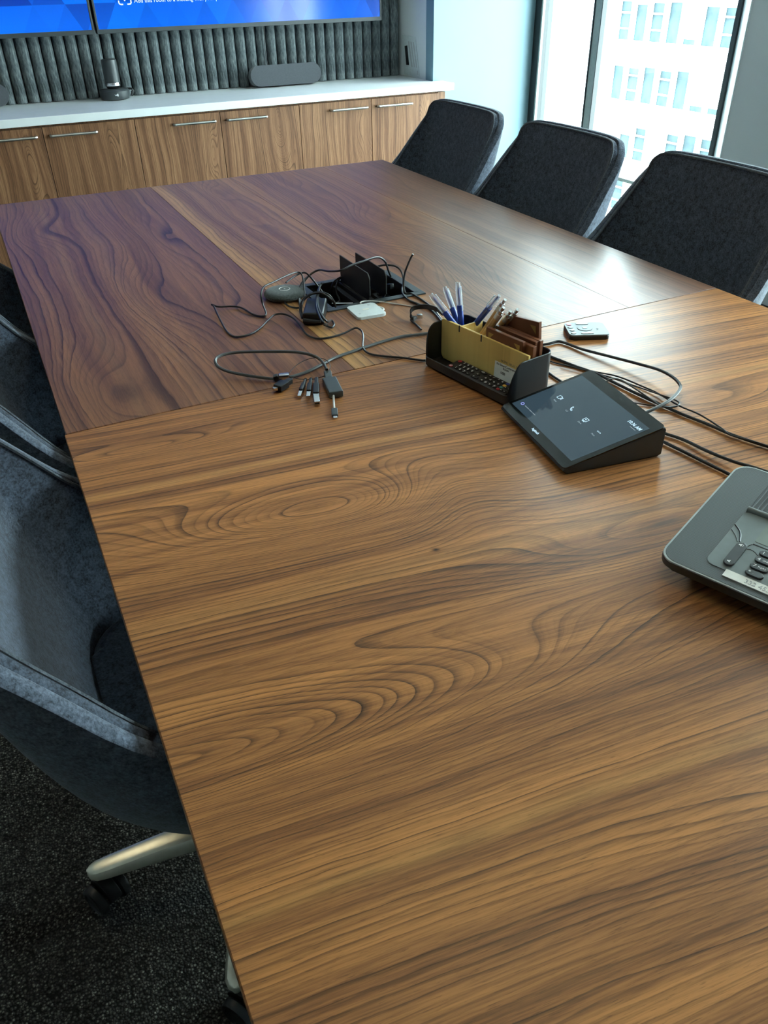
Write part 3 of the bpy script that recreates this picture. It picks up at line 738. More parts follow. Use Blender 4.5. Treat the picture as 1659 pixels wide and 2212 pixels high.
# ------------------------------------------------------------------ loose cables (each one a thing)
def cable(name, label, pts, r, mat, cat='cable'):
    b = NB(); base = Vector(pts[0]); tube(b, [Vector(p)-base for p in pts], r, 8, 6)
    return tag(obj(name, b, mat, None, loc=base), label, cat)
cable('usb_cable', 'long thin black cable looping left of the microphone pod and wandering to the organiser',
  [(0.7875, 1.4375, 0.7430), (0.7787, 1.4441, 0.7430), (0.7483, 1.4764, 0.7430), (0.7140, 1.5057, 0.7430), (0.6945, 1.5307, 0.7430), (0.6928, 1.5608, 0.7440), (0.7032, 1.5870, 0.7460), (0.7170, 1.6144, 0.7490), (0.7286, 1.6498, 0.7500), (0.7235, 1.6750, 0.7490), (0.6893, 1.6687, 0.7440), (0.6514, 1.6645, 0.7430), (0.6229, 1.6733, 0.7430), (0.6106, 1.7050, 0.7440), (0.6125, 1.7463, 0.7470), (0.6164, 1.8041, 0.7490), (0.6061, 1.8462, 0.7490), (0.5850, 1.8607, 0.7470), (0.5590, 1.8401, 0.7440), (0.5232, 1.7989, 0.7430), (0.4908, 1.7758, 0.7430), (0.4564, 1.7768, 0.7430), (0.4472, 1.8151, 0.7430), (0.4529, 1.8928, 0.7460), (0.4636, 1.9852, 0.7490), (0.4624, 2.0028, 0.7500), (0.4658, 1.9961, 0.7500), (0.4761, 1.9838, 0.7480), (0.5079, 1.9791, 0.7450), (0.5279, 1.9593, 0.7440), (0.5398, 1.9038, 0.7430), (0.5567, 1.8764, 0.7430), (0.5704, 1.8871, 0.7440), (0.5776, 1.9297, 0.7520), (0.5771, 1.9357, 0.7760), (0.5967, 1.9696, 0.7840), (0.6307, 1.9895, 0.7860), (0.6805, 2.0179, 0.7880), (0.7150, 2.0357, 0.7860), (0.7248, 2.0256, 0.7800), (0.7140, 1.9875, 0.7640), (0.6964, 1.9408, 0.7460)], .0024, M_rubber)
cable('pod_cable', 'short black cable leaving the front of the microphone pod', [(0.6404, 1.9459, 0.7480), (0.6404, 1.9258, 0.7430), (0.6474, 1.8982, 0.7430), (0.6633, 1.8893, 0.7430), (0.6771, 1.9149, 0.7430), (0.6868, 1.9545, 0.7480), (0.7047, 1.9935, 0.7600), (0.7274, 2.0192, 0.7680), (0.7541, 2.0450, 0.7700)], .0024, M_rubber)
cable('laptop_cable', 'black cable arching over the upright flaps of the power box',
  [(0.9821, 1.9993, 0.7400), (0.9670, 1.9814, 0.7600), (0.9587, 1.9770, 0.7800), (0.9503, 1.9723, 0.7960), (0.9369, 1.9706, 0.8080), (0.9149, 1.9595, 0.8160), (0.8672, 1.9280, 0.8220), (0.8207, 1.9054, 0.8240), (0.7869, 1.8970, 0.8180), (0.7781, 1.9584, 0.8000), (0.7755, 2.0236, 0.7860), (0.7540, 2.0331, 0.7760), (0.7280, 2.0195, 0.7640), (0.7026, 1.9891, 0.7540), (0.6819, 1.9448, 0.7480), (0.6660, 1.8941, 0.7440)], .0028, M_rubber)
cable('twin_cable', 'black cable crossing the back corner of the power box in a hoop',
  [(0.6740, 2.0157, 0.7700), (0.7001, 2.0307, 0.7760), (0.7288, 2.0413, 0.7800), (0.7426, 2.0351, 0.7780), (0.7507, 2.0067, 0.7640), (0.7594, 1.9906, 0.7480), (0.7649, 1.9759, 0.7360), (0.7793, 1.9441, 0.7200)], .0024, M_rubber)
cable('hoop_cable', 'black cable curving out of the back of the power box towards the organiser',
  [(0.9296, 2.0206, 0.7700), (0.9389, 2.0032, 0.7760), (0.9569, 1.9865, 0.7820), (0.9783, 1.9731, 0.7800), (0.9886, 1.9566, 0.7720), (0.9835, 1.9298, 0.7620), (0.9657, 1.8934, 0.7540), (0.9529, 1.8752, 0.7480), (0.9391, 1.8418, 0.7450), (0.9348, 1.8012, 0.7430), (0.9423, 1.7609, 0.7430), (0.9494, 1.7137, 0.7430), (0.9459, 1.6781, 0.7430), (0.9329, 1.6092, 0.7430), (0.9506, 1.5889, 0.7430)], .0026, M_rubber)
cable('standing_cable', 'black cable with one end standing up in the air behind the organiser',
  [(0.9861, 1.8754, 0.8360), (0.9820, 1.8795, 0.8260), (0.9721, 1.8790, 0.8080), (0.9647, 1.8812, 0.7880), (0.9582, 1.8754, 0.7680), (0.9521, 1.8620, 0.7520), (0.9492, 1.8450, 0.7450), (0.9615, 1.8364, 0.7440), (0.9657, 1.8048, 0.7430), (0.9637, 1.7549, 0.7430), (0.9597, 1.7102, 0.7430), (0.9383, 1.6222, 0.7430), (0.9575, 1.6009, 0.7430)], .0026, M_rubber)
cable('well_cable', 'black cable coming up out of the power box beside its left flap',
  [(0.8041, 2.0141, 0.7100), (0.7987, 2.0028, 0.7340), (0.8087, 2.0093, 0.7500), (0.8253, 2.0128, 0.7580), (0.8383, 2.0237, 0.7560), (0.8299, 2.0248, 0.7480), (0.8145, 2.0070, 0.7380), (0.8075, 1.9853, 0.7260), (0.8029, 1.9565, 0.7160), (0.7812, 1.9502, 0.7100)], .0026, M_rubber)
cable('white_cable', 'thin pale cable from the white hub to the organiser',
  [(0.8208, 1.8096, 0.7460), (0.8121, 1.8236, 0.7450), (0.8112, 1.8372, 0.7450), (0.8222, 1.8455, 0.7450), (0.8439, 1.8403, 0.7440), (0.8702, 1.8191, 0.7430), (0.8989, 1.7871, 0.7420), (0.9228, 1.7548, 0.7420), (0.9484, 1.7266, 0.7420), (0.9631, 1.7091, 0.7420)], .0017, M_whitecable)
cable('hub_loop', 'tiny white cable loop at the right edge of the white hub', [(0.8397, 1.7893, 0.7450), (0.8470, 1.7814, 0.7440), (0.8455, 1.7684, 0.7440), (0.8375, 1.7602, 0.7440)], .0024, M_whitecable)
cable('display_cable', 'thick grey video cable lying in a big loop before the power box',
  [(0.9552, 1.5369, 0.7440), (0.9070, 1.5635, 0.7440)] + [(0.8544, 1.5747, 0.7440), (0.8242, 1.5814, 0.7440), (0.7964, 1.5849, 0.7440), (0.7376, 1.5766, 0.7440), (0.6778, 1.5626, 0.7440), (0.6194, 1.5476, 0.7440), (0.5770, 1.5265, 0.7440), (0.5362, 1.5067, 0.7440), (0.5034, 1.4968, 0.7450), (0.4834, 1.4939, 0.7460), (0.4600, 1.4987, 0.7460), (0.4357, 1.5190, 0.7460), (0.4068, 1.5441, 0.7480), (0.3770, 1.5656, 0.7540), (0.3620, 1.5831, 0.7600), (0.3599, 1.6040, 0.7640), (0.3690, 1.6228, 0.7660), (0.3892, 1.6326, 0.7660), (0.4201, 1.6289, 0.7660), (0.4621, 1.6094, 0.7660), (0.5168, 1.5795, 0.7660), (0.5434, 1.5633, 0.7640), (0.5614, 1.5421, 0.7620), (0.5691, 1.5207, 0.7600), (0.5688, 1.4948, 0.7580), (0.5646, 1.4692, 0.7560)], .0034, M_greycable)

# velcro strap holding a small plug behind the organiser
vs = thing('cable_tie', 'black hook and loop strap with a small metal tipped plug, left of the organiser', 'cable tie', [(0.8838, 1.6815, 0.7400)][0])
def lp(L): return [Vector(p)-vs.location for p in L]
b = NB(); pts = smooth_path(lp([(0.9333, 1.6181, 0.7660), (0.9286, 1.6434, 0.7700), (0.9182, 1.6670, 0.7700), (0.9028, 1.6820, 0.7680), (0.8891, 1.6887, 0.7640), (0.8797, 1.6841, 0.7600), (0.8758, 1.6783, 0.7540), (0.8750, 1.6708, 0.7480)]), 5)
for A, B in zip(pts, pts[1:]):
    d = (B-A).normalized(); s = Vector((0, 0, 1)).cross(d).normalized()*.0012; u = d.cross(s).normalized()*.0055
    q = [b.verts.new(p) for p in (A-s-u, A-s+u, A+s+u, A+s-u, B-s-u, B-s+u, B+s+u, B+s-u)]
    for f in ((0, 1, 5, 4), (1, 2, 6, 5), (2, 3, 7, 6), (3, 0, 4, 7), (0, 3, 2, 1), (4, 5, 6, 7)): b.faces.new([q[k] for k in f])
obj('strap', b, M_blackmatte, vs)
PLG = lp([(0.8773, 1.6661, 0.7470), (0.8861, 1.6682, 0.7480), (0.8961, 1.6692, 0.7490)])
b = NB(); box(b, PLG[0], (.011, .009, .012), RZ(.4), .002); tube(b, [PLG[0], PLG[1]], .0045, 8, 0); obj('plug', b, M_black, vs)
b = NB(); box(b, PLG[2], (.014, .012, .010), RZ(-.2), .002); obj('plug_tip', b, M_steel, vs)
b = NB(); tube(b, lp([(0.8737, 1.6728, 0.7440), (0.8724, 1.6658, 0.7430), (0.8709, 1.6452, 0.7430), (0.8680, 1.6195, 0.7430), (0.8651, 1.6026, 0.7430)]), .0024, 8, 5); obj('cord', b, M_rubber, vs)

# adapters on a wire ring
cable('adapter_ring', 'thin black wire ring threading the small video adapters', [(0.4836, 1.4935, 0.7500), (0.5047, 1.5150, 0.7540), (0.5256, 1.5267, 0.7580), (0.5457, 1.5318, 0.7600), (0.5620, 1.5271, 0.7620), (0.5751, 1.5148, 0.7620), (0.5803, 1.4977, 0.7600), (0.5777, 1.4816, 0.7580), (0.5666, 1.4624, 0.7560), (0.5508, 1.4521, 0.7520), (0.5343, 1.4526, 0.7490), (0.5150, 1.4600, 0.7480), (0.4984, 1.4745, 0.7480), (0.4886, 1.4901, 0.7490), (0.4836, 1.4935, 0.7500)], .0008, M_rubber, 'wire ring')
def bar(bm, a, c, w, h, bev=.0015, seg=2):
    a, c = Vector(a), Vector(c); d = c-a; L = d.length
    R = d.to_track_quat('X', 'Z').to_matrix().to_4x4()
    vs_ = box(bm, (0, 0, 0), (L, w, h), None, bev, seg)
    bmesh.ops.transform(bm, matrix=Matrix.Translation((a+c)/2) @ R, verts=vs_)
def adapter(name, label, A, B, Ctip, w, h, tw, th, mouth=False):
    t = thing(name, label, 'adapter', (A[0], A[1], T), group='small video adapters on the wire ring')
    o = Vector((A[0], A[1], T)); a, bq, c = Vector(A)-o, Vector(B)-o, Vector(Ctip)-o
    m = a.lerp(bq, .42)
    b = NB(); bar(b, a, m, w*.62, h*.8, .002); bar(b, m-(m-a)*.12, bq, w, h, .0025); obj('body', b, M_black, t)
    b = NB(); bar(b, bq-(bq-a).normalized()*.001, c, tw, th, .001); tip = obj('connector', b, M_silver, t)
    if mouth:
        d = (c-bq).normalized(); b = NB(); bar(b, c-d*.001, c+d*.0004, tw*.8, th*.5, .0003, 1); obj('opening', b, M_blackmatte, tip)
    b = NB(); R = .0035; tube(b, [a+Vector((R*math.cos(q), 0, R*math.sin(q)+.001)) for q in [2*PI*k/10 for k in range(11)]], .0009, 5, 0); obj('lug', b, M_black, t)
    return t
pA = [(0.5107, 1.4579, 0.7480), (0.4839, 1.4162, 0.7460), (0.4728, 1.3966, 0.7450), (0.5217, 1.4551, 0.7480), (0.4972, 1.4046, 0.7460), (0.4883, 1.3854, 0.7450), (0.5336, 1.4518, 0.7480), (0.5048, 1.3835, 0.7470), (0.4933, 1.3491, 0.7460), (0.4825, 1.4708, 0.7490), (0.4436, 1.4473, 0.7490), (0.4351, 1.4474, 0.7490)]
adapter('video_adapter', 'slim black adapter with small metal tip, leftmost of the three hanging side by side', pA[0], pA[1], pA[2], .009, .011, .0075, .006)
adapter('video_adapter', 'black adapter with square metal tip, middle of the three hanging side by side', pA[3], pA[4], pA[5], .010, .012, .0085, .007)
adapter('video_adapter', 'long black adapter with wide open metal mouth, right of the three hanging side by side', pA[6], pA[7], pA[8], .013, .014, .012, .009, True)
adapter('video_adapter', 'bulky black adapter pointing left, clipped on the grey cable', pA[9], pA[10], pA[11], .021, .014, .009, .007)
hp = [(0.4558, 1.5036, 0.7460), (0.4662, 1.5001, 0.7490), (0.4880, 1.4941, 0.7490)]
ph_ = thing('cable_plug', 'black and silver video plug joining the thick grey cable', 'plug', (hp[1][0], hp[1][1], T))
o_ = Vector((hp[1][0], hp[1][1], T))
b = NB(); bar(b, Vector(hp[0])-o_, Vector(hp[1])-o_, .016, .012, .003); obj('boot', b, M_blackmatte, ph_)
b = NB(); bar(b, Vector(hp[1])-o_, Vector(hp[2])-o_, .014, .011, .002); obj('shell', b, M_silver, ph_)
dp = [(0.5659, 1.4692, 0.7500), (0.5557, 1.4358, 0.7490), (0.5409, 1.3622, 0.7490), (0.5395, 1.3747, 0.7490), (0.5290, 1.3491, 0.7450), (0.5154, 1.3139, 0.7440), (0.5050, 1.2858, 0.7440), (0.5024, 1.2775, 0.7440)]
dk = thing('usb_dongle', 'square grey video dongle with a short white tipped tail, right of the adapters', 'adapter', (dp[1][0], dp[1][1], T))
o_ = Vector((dp[1][0], dp[1][1], T)); d_ = [Vector(p)-o_ for p in dp]
b = NB(); bar(b, d_[0], d_[1].lerp(d_[0], .05), .016, .010, .002); obj('socket_plug', b, M_dongle, dk)
b = NB(); bar(b, d_[1], d_[2], .030, .014, .003); obj('body', b, M_dongle, dk)
b = NB(); tube(b, [d_[3], d_[4], d_[5]], .0022, 8, 5); obj('tail', b, M_whitecable, dk)
b = NB(); bar(b, d_[5], d_[6], .0125, .007, .0018); pl_ = obj('plug', b, M_dongle, dk)
b = NB(); bar(b, d_[6], d_[7], .0085, .003, .0012); obj('plug_tip', b, M_silver, pl_)

# ------------------------------------------------------------------ desk organiser and its contents
OA = math.atan2(-.984, .176)
OL = (.773, 1.427, T)
og = thing('desk_organiser', 'black desk organiser tray with a bamboo divider, in the middle of the table', 'organiser', OL, (0, 0, OA))
Lx, Dy, Hh = .272, .120, .090
def wall_h(x, y):
    if y > .034: return Hh
    if .018 < x < Lx-.018: return .024
    t = min(max((y-.004)/.030, 0), 1)
    return .024+(Hh-.024)*math.sqrt(max(0, 1-(1-t)**2)) if y > .001 else .024
per = []
def arc(cx, cy, r, a0, a1, n): return [(cx+r*math.cos(a0+(a1-a0)*k/n), cy+r*math.sin(a0+(a1-a0)*k/n)) for k in range(n+1)]
r = .020
path = []
path += arc(r, r, r, 1.5*PI, PI, 8)[0:]                       # front-left corner from the front lip to the left side
path += [(0, .020+.001*k) for k in range(1, 22)]
path += [(0, .06), (0, .08)]
path += arc(r, Dy-r, r, PI, PI/2, 8)
path += [(.08, Dy), (.136, Dy), (.19, Dy)]
path += arc(Lx-r, Dy-r, r, PI/2, 0, 8)
path += [(Lx, .08), (Lx, .06)]
path += [(Lx, .020+.001*k) for k in range(21, 0, -1)]
path += arc(Lx-r, r, r, 0, -PI/2, 8)
path += [(.19, 0), (.136, 0), (.08, 0)]
b = NB(); th = .0032; rows = []
for x, y in path:
    cx = min(max(x, r), Lx-r); cy = min(max(y, r), Dy-r); nx, ny = x-cx, y-cy
    l = math.hypot(nx, ny) or 1; nx /= l; ny /= l
    h = wall_h(x, y); e = .006
    rows.append([b.verts.new(p) for p in ((x-nx*e, y-ny*e, 0), (x, y, .005), (x, y, h-.0012), (x-nx*th*.5, y-ny*th*.5, h), (x-nx*th, y-ny*th, h-.0012), (x-nx*th, y-ny*th, .007), (x-nx*(th+.003), y-ny*(th+.003), .0042))])
n = len(rows)
for k in range(n):
    A, B = rows[k], rows[(k+1) % n]
    for q in range(6): b.faces.new((A[q], A[q+1], B[q+1], B[q]))
b.faces.new([rw[0] for rw in rows]); b.faces.new([rw[6] for rw in rows][::-1])
obj('tray', b, M_black, og)
P = Matrix(((1, 0, 0, 0), (0, 0, -1, 0), (0, 1, 0, 0), (0, 0, 0, 1)))
b = NB(); prism(b, [(.006, .012), (.004, .018), (.004, .092), (.008, .096), (Lx-.004, .096), (Lx-.004, .006), (.012, .006)], -.0555, -.0500, .0012, 2, P)
bp = obj('bamboo_divider', b, M_bamboo, og)
for xx in (.063, .132):
    b = NB(); bx(b, xx-.0015, xx+.0015, .0493, .0510, .083, .0967); obj('slot', b, M_blackmatte, bp)
    b = NB(); bx(b, xx-.0025, xx+.0025, .0556, Dy-.006, .006, .094, .001); obj('bamboo_cross_panel', b, M_bamboo, og)
# printed card
RO = Matrix.Translation(OL) @ RZ(OA)
def at_org(name, label, cat, x, y, z, rot=(0, 0, 0), group=None):
    p = RO @ Vector((x, y, z)); return thing(name, label, cat, p, (rot[0], rot[1], rot[2]+OA), group)
cd = at_org('printed_card', 'small white card with printed lines leaning on the bamboo divider', 'card', .2155, .0478, .0055, (math.radians(-3), 0, 0))
b = NB(); bx(b, -.039, .039, -.0005, .0005, 0, 0.0672); cdb = obj('card', b, M_paper, cd, smooth=False)
for s, z, sz, dx in (('HDMI, SELECT', .0545, .0075, -.022), ('the SmartConference', .0455, .0066, -.034), ('Room', .0395, .0066, -.014), ('USB', .029, .0075, -.020)):
    text('print', s, sz, M_ink, cdb, (dx, -.0007, z), (PI/2, 0, 0))
# tv remote
rm = at_org('tv_remote', 'black television remote with many buttons, inside the front of the organiser', 'remote control', .163, .0272, .0075, (math.radians(6), 0, 0))
b = NB(); prism(b, rrect(-.090, .090, -.0205, .0205, .006, 4), 0, .0165, .003, 3); rb = obj('body', b, M_black, rm)
b = NB(); bx(b, -.078, .085, -.0212, -.0203, .004, .0056, .0003, 1); obj('trim_line', b, M_steel, rb)
bt0 = None
def mbtn(x, y, w, h, mat, prt=None):
    b = NB(); prism(b, rrect(-w/2, w/2, -h/2, h/2, min(w, h)*.45, 3), 0, .0022, .0006, 1)
    o = obj('button', b, mat, rm, loc=(x, y, .0162))
    if prt: text('symbol', prt, h*1.0, M_whiteprint, o, (-w*.30, -h*.32, .0023), bold=.0001, ext=.0001)
    return o
mbtn(-.080, -.0135, .010, .0085, M_red, 'O'); mbtn(-.080, .0125, .010, .0085, M_red)
keys = [['1', '2', '3'], ['4', '5', '6'], ['7', '8', '9'], ['-', '0', '=']]
for i in range(4):
    for j in range(3): mbtn(-.064+i*.0125, -.012+j*.012, .0098, .0078, M_blackmatte, keys[i][j])
mbtn(-.006, -.012, .020, .0085, M_blackmatte, '+'); mbtn(-.008, .000, .010, .007, M_blackmatte, 'x'); mbtn(-.006, .012, .020, .0085, M_blackmatte, '<>')
for i, row in enumerate((('=', 'o', '='), ('#', '<', '/'), ('v', 'o', '^'), ('P', 'v', 'e'))):
    for j in range(3): mbtn(.016+i*.0125, -.012+j*.012, .0098, .0078, M_blackmatte, row[j])
for j, m in enumerate((M_red, M_green, M_amber, M_bluebtn)): mbtn(.0655, -.0135+j*.009, .0085, .0065, m)
for j in range(3): mbtn(.0745, -.012+j*.012, .0075, .0065, M_blackmatte, '-'); mbtn(.0835, -.012+j*.012, .0075, .0065, M_blackmatte, '-')
# walnut blocks in the right rear compartment
def block(label, x0, x1, y0, y1, z0, z1, rot=0.0, inlay=False):
    t = at_org('walnut_block', label, 'wood block', (x0+x1)/2, (y0+y1)/2, z0, (0, rot, 0), 'walnut blocks in the organiser')
    w, h, d = x1-x0, z1-z0, y1-y0
    b = NB(); bx(b, -w/2, w/2, -d/2, d/2, 0, h, .0008, 1); bb = obj('block', b, M_block, t)
    if inlay:
        P2 = Matrix(((1, 0, 0, 0), (0, 0, -1, -d/2+.0002), (0, 1, 0, 0), (0, 0, 0, 1)))
        b = NB(); prism(b, [(-w/2+.008, h-.009), (-w/2+.023, h-.009), (-w/2+.008, h-.025)], 0, .0005, 0, 1, P2); obj('inlay', b, M_brass, bb, smooth=False)
        b = NB(); prism(b, [(w/2-.024, h-.009), (w/2-.008, h-.009), (w/2-.008, h-.025)], 0, .0005, 0, 1, P2); obj('inlay', b, M_brass, bb, smooth=False)
    return t
block('dark walnut block with brass triangles, foremost, against the bamboo divider', .137, .243, .0570, .0655, .0055, .1145, 0, True)
block('short plain walnut block, second behind the bamboo divider', .150, .262, 0.0672, .0765, .0055, .108)
block('walnut block in the middle of the row, third from the bamboo divider', .140, .255, .0800, .0890, .0055, .1130)
block('walnut block fourth from the bamboo divider, before the raised one', .141, .258, .0895, .0985, .0055, .1135)
block('raised walnut block with brass triangles, rearmost and tilted', .152, .252, .1010, .1095, .0145, .139, math.radians(-6), True)
# pens
def pen(kind, label, top, low, L=.143, group=None):
    p1 = RO @ Vector(top); p0 = RO @ Vector(low); d = (p1-p0).normalized(); base = p1-d*L
    t = thing('pen', label, 'pen', base, d.to_track_quat('Z', 'X').to_euler(), group)
    if kind == 'cap':
        b = NB(); lathe(b, [(.0015, 0), (.0048, .006), (.0048, .020)], 14); obj('end_plug', b, M_silver, t)
        b = NB(); lathe(b, [(.0056, .020), (.0063, .030), (.0065, L-.048)], 16); obj('barrel', b, M_bluepen, t)
        b = NB(); lathe(b, [(.0024, L-.048), (.0024, L-.014), (.0005, L-.008)], 10); obj('refill', b, M_bluepen, t)
        b = NB(); lathe(b, [(.0068, L-.047), (.0066, L-.012), (.0050, L)], 16); cp = obj('cap', b, M_clear, t)
        b = NB(); box(b, (.0095, 0, L-.034), (.0014, .004, .050), None, .0006, 1); box(b, (.0080, 0, L-.008), (.004, .004, .003), None, .0006, 1); obj('clip', b, M_clear, cp)
    elif kind == 'blue':
        b = NB(); lathe(b, [(.0012, 0), (.0055, .014), (.0063, .03), (.0063, L-.044)], 16); obj('barrel', b, M_bluepen, t)
        b = NB(); lathe(b, [(.0061, L-.044), (.0058, L-.006), (.0035, L)], 16); obj('upper_barrel', b, M_clear, t)
        b = NB(); lathe(b, [(.0016, L-.044), (.0016, L-.004)], 10); obj('refill', b, M_bluepen, t)
        b = NB(); box(b, (.0080, 0, L-.030), (.0014, .004, .036), None, .0006, 1); obj('clip', b, M_whiteplastic, t)
    else:
        b = NB(); lathe(b, [(.0012, 0), (.0034, .010)], 14); obj('tip', b, M_silver, t)
        b = NB(); lathe(b, [(.0045, .010), (.0062, .022), (.0062, L-.032)], 16); obj('barrel', b, M_penwood, t)
        b = NB(); lathe(b, [(.0064, L-.032), (.0064, L-.020), (.0056, L-.018)], 16); obj('ring', b, M_alu, t)
        b = NB(); lathe(b, [(.0054, L-.018), (.0052, L-.010), (.0036, L-.010), (.0036, L)], 16); obj('clicker', b, M_silver, t)
        b = NB(); box(b, (-.0072, 0, L-.040), (.0013, .0035, .050), None, .0005, 1); box(b, (-.0058, 0, L-.017), (.004, .0035, .003), None, .0005, 1); obj('clip', b, M_silver, t)
    return t
pen('cap', 'blue pen with clear cap leaning far left, leftmost in the organiser', (-.017, .035, .146), (.0235, .057, .098), .135, 'blue pens in the organiser')
pen('cap', 'blue pen with clear cap crossing behind the upright one', (-.036, .090, .145), (.002, .091, .089), .143, 'blue pens in the organiser')
pen('cap', 'blue pen with clear cap standing nearly upright, tallest of the pens', (.005, .0915, .165), (.020, .091, .09), .155, 'blue pens in the organiser')
pen('blue', 'blue clear topped pen leaning right behind the bamboo cross panel', (.131, .094, .170), (.073, .098, .103), .143, 'blue pens in the organiser')
pen('wood', 'bamboo pen with silver clicker, tallest of the four leaning right', (.155, .088, .169), (.097, .084, .079), .142, 'bamboo pens in the organiser')
pen('wood', 'bamboo pen with silver clicker, second tallest of the four', (.162, .0785, .157), (.110, .075, .080), .142, 'bamboo pens in the organiser')
pen('wood', 'bamboo pen with silver clicker, third of the four, nearest the walnut blocks', (.171, .0900, .1495), (.122, .098, .086), .120, 'bamboo pens in the organiser')
pen('wood', 'bamboo pen whose clicker alone shows above the walnut blocks', (.176, .104, .1510), (.122, .108, .075), .130, 'bamboo pens in the organiser')

# ------------------------------------------------------------------ small grey remote on the seam
rr = [(1.1831, 1.4560, 0.7530), (1.2643, 1.4145, 0.7530), (1.2121, 1.3433, 0.7530), (1.1273, 1.3804, 0.7530)]
rc = thing('room_remote', 'small dark grey rounded remote lying right of the organiser, by the seam of the table', 'remote control', (.25*sum(p[0] for p in rr), .25*sum(p[1] for p in rr), T), (0, 0, math.radians(-25)))
hx, hy = .0465, .039
b = NB(); prism(b, rrect(-hx, hx, -hy, hy, .010, 6), 0, .0095, .001, 1); obj('case', b, M_black, rc)
b = NB(); prism(b, rrect(-hx, hx, -hy, hy, .010, 6), .0095, .0130, .0014, 2); fc = obj('face', b, M_teal, rc)
b = NB(); lathe(b, [(.0170, 0), (.0172, .0010), (.0150, .0014)], 32, TR(0, 0, 0)); rg = obj('ring_pad', b, M_teal, rc, loc=(-.004, .002, .0128))
b = NB(); tube(b, [(.0174*math.cos(a), .0174*math.sin(a), 0) for a in [2*PI*k/32 for k in range(33)]], .0005, 5, 0); obj('groove', b, M_blackmatte, rg)
b = NB(); prism(b, rrect(-.006, .006, -.005, .005, .0045, 4), 0, .0008, .0003, 1); obj('centre_button', b, M_slate, rg, loc=(0, 0, .0014))
for k in range(4):
    b = NB(); lathe(b, [(.0062, 0), (.0060, .0012), (.004, .0016)], 18); obj('button', b, (M_pink if k == 3 else M_slate), rc, loc=(-.036, -.0265+k*.0178, .0128))
for s in (-1, 1):
    b = NB(); prism(b, rrect(-.015, .015, -.0045, .0045, .0044, 5), 0, .0013, .0004, 1); obj('rocker', b, M_slate, rc, loc=(-.004, s*.029+.001, .0128))
text('print', 'logi', .008, M_key, fc, (.026, -.010, .0131), (0, 0, PI/2))

# ------------------------------------------------------------------ touch controller tablet
TA = math.atan2(-.99, -.142)
tp = thing('touch_controller', 'black wedge shaped touch screen controller showing call icons, in front of the organiser', 'tablet', (.803, 1.150, T), (0, 0, TA))
tilt = math.atan2(.045, .188)
# local frame: x along the front edge, y depth, wedge rises to the back
sec = [(.006, .0), (.184, .0), (.192, .004), (.1925, .052), (.190, .0565), (-.001, .0118), (-.0025, .008)]
P = Matrix(((0, 0, 1, 0), (1, 0, 0, 0), (0, 1, 0, 0), (0, 0, 0, 1)))
b = NB(); prism(b, sec, -.006, .246, .003, 2, P); obj('body', b, M_graphite, tp)
RT = Matrix.Rotation(tilt, 4, 'X')
b = NB(); prism(b, rrect(-.006, .246, -.001, .195, .007, 5), -.0008, .0016, .0010, 2, TR(0, 0, .0122) @ RT); gl = obj('glass', b, M_tabglass, tp)
scn = bpy.data.objects.new
b = NB(); prism(b, [(.001, .0190), (.2345, .0190), (.2345, .1708), (.001, .1708)], 0, .0003)
sc = obj('display', b, M_tabscreen, tp, smooth=False); sc.location = (0, -.0014*math.sin(tilt), .0122+.0014); sc.rotation_euler = (tilt, 0, 0)
zt = .0005
text('clock', '10:36 AM', .0098, M_pix, sc, (.1905, .1535, zt), bold=.00012)
b = NB(); bx(b, .0, .0165, -.0006, .0006, 0, .0002); obj('date_line', b, M_pixdim, sc, loc=(.2080, .1488, zt))
text('icon_caption', 'Meet', .0050, M_pixdim, sc, (.0425, .0860, zt)); text('icon_caption', 'Call', .0050, M_pixdim, sc, (.0885, .0860, zt)); text('icon_caption', 'Share', .0050, M_pixdim, sc, (.1360, .0855, zt)); text('icon_caption', 'More', .0050, M_pixdim, sc, (.1840, .0850, zt))
b = NB(); w = .0006
tube(b, [(x, y, 0) for x, y in rrect(-.0055, .0035, -.0042, .0042, .0012, 2)+[(.0035, .003)]], w, 5, 0); tube(b, [(.0045, -.0015, 0), (.0072, -.0035, 0), (.0072, .0035, 0), (.0045, .0015, 0), (.0045, -.0015, 0)], w, 5, 0)
obj('camera_icon', b, M_pix, sc, loc=(.0440, .0998, zt))
b = NB(); tube(b, [(-.0045, .0040, 0), (-.0028, .0052, 0), (-.0012, .0028, 0), (-.0020, .0010, 0), (.0010, -.0022, 0), (.0028, -.0016, 0), (.0050, -.0030, 0), (.0038, -.0048, 0), (-.0006, -.0030, 0), (-.0040, .0008, 0), (-.0045, .0040, 0)], w, 5, 3); obj('handset_icon', b, M_pix, sc, loc=(.0930, .0986, zt))
b = NB(); tube(b, [(x, y, 0) for x, y in rrect(-.0055, .0055, -.0032, .0046, .0010, 2)+[(.0055, .0036)]], w, 5, 0); tube(b, [(-.0036, -.0052, 0), (.0036, -.0052, 0)], w*1.5, 5, 0); tube(b, [(-.0012, .0008, 0), (.0012, .0008, 0)], w*2, 5, 0); obj('share_icon', b, M_pix, sc, loc=(.1415, .0993, zt))
b = NB()
for k in (-1, 0, 1): lathe(b, [(.0013, 0), (.0012, .0002)], 10, TR(k*.0040, 0, 0))
obj('dots_icon', b, M_pix, sc, loc=(.1896, .0984, zt))
b = NB(); tube(b, [(.0038*math.cos(a), .0030*math.sin(a), 0) for a in [2*PI*k/16 for k in range(17)]], .0007, 5, 0); obj('ring_icon', b, M_pixlilac, sc, loc=(.0163, .0343, zt))
b = NB()
for x0, x1 in ((.0, .016), (.018, .030), (.0315, .043)): bx(b, x0, x1, -.0008, .0008, 0, .0002)
obj('status_line', b, M_pixdim, sc, loc=(.0255, .0348, zt))
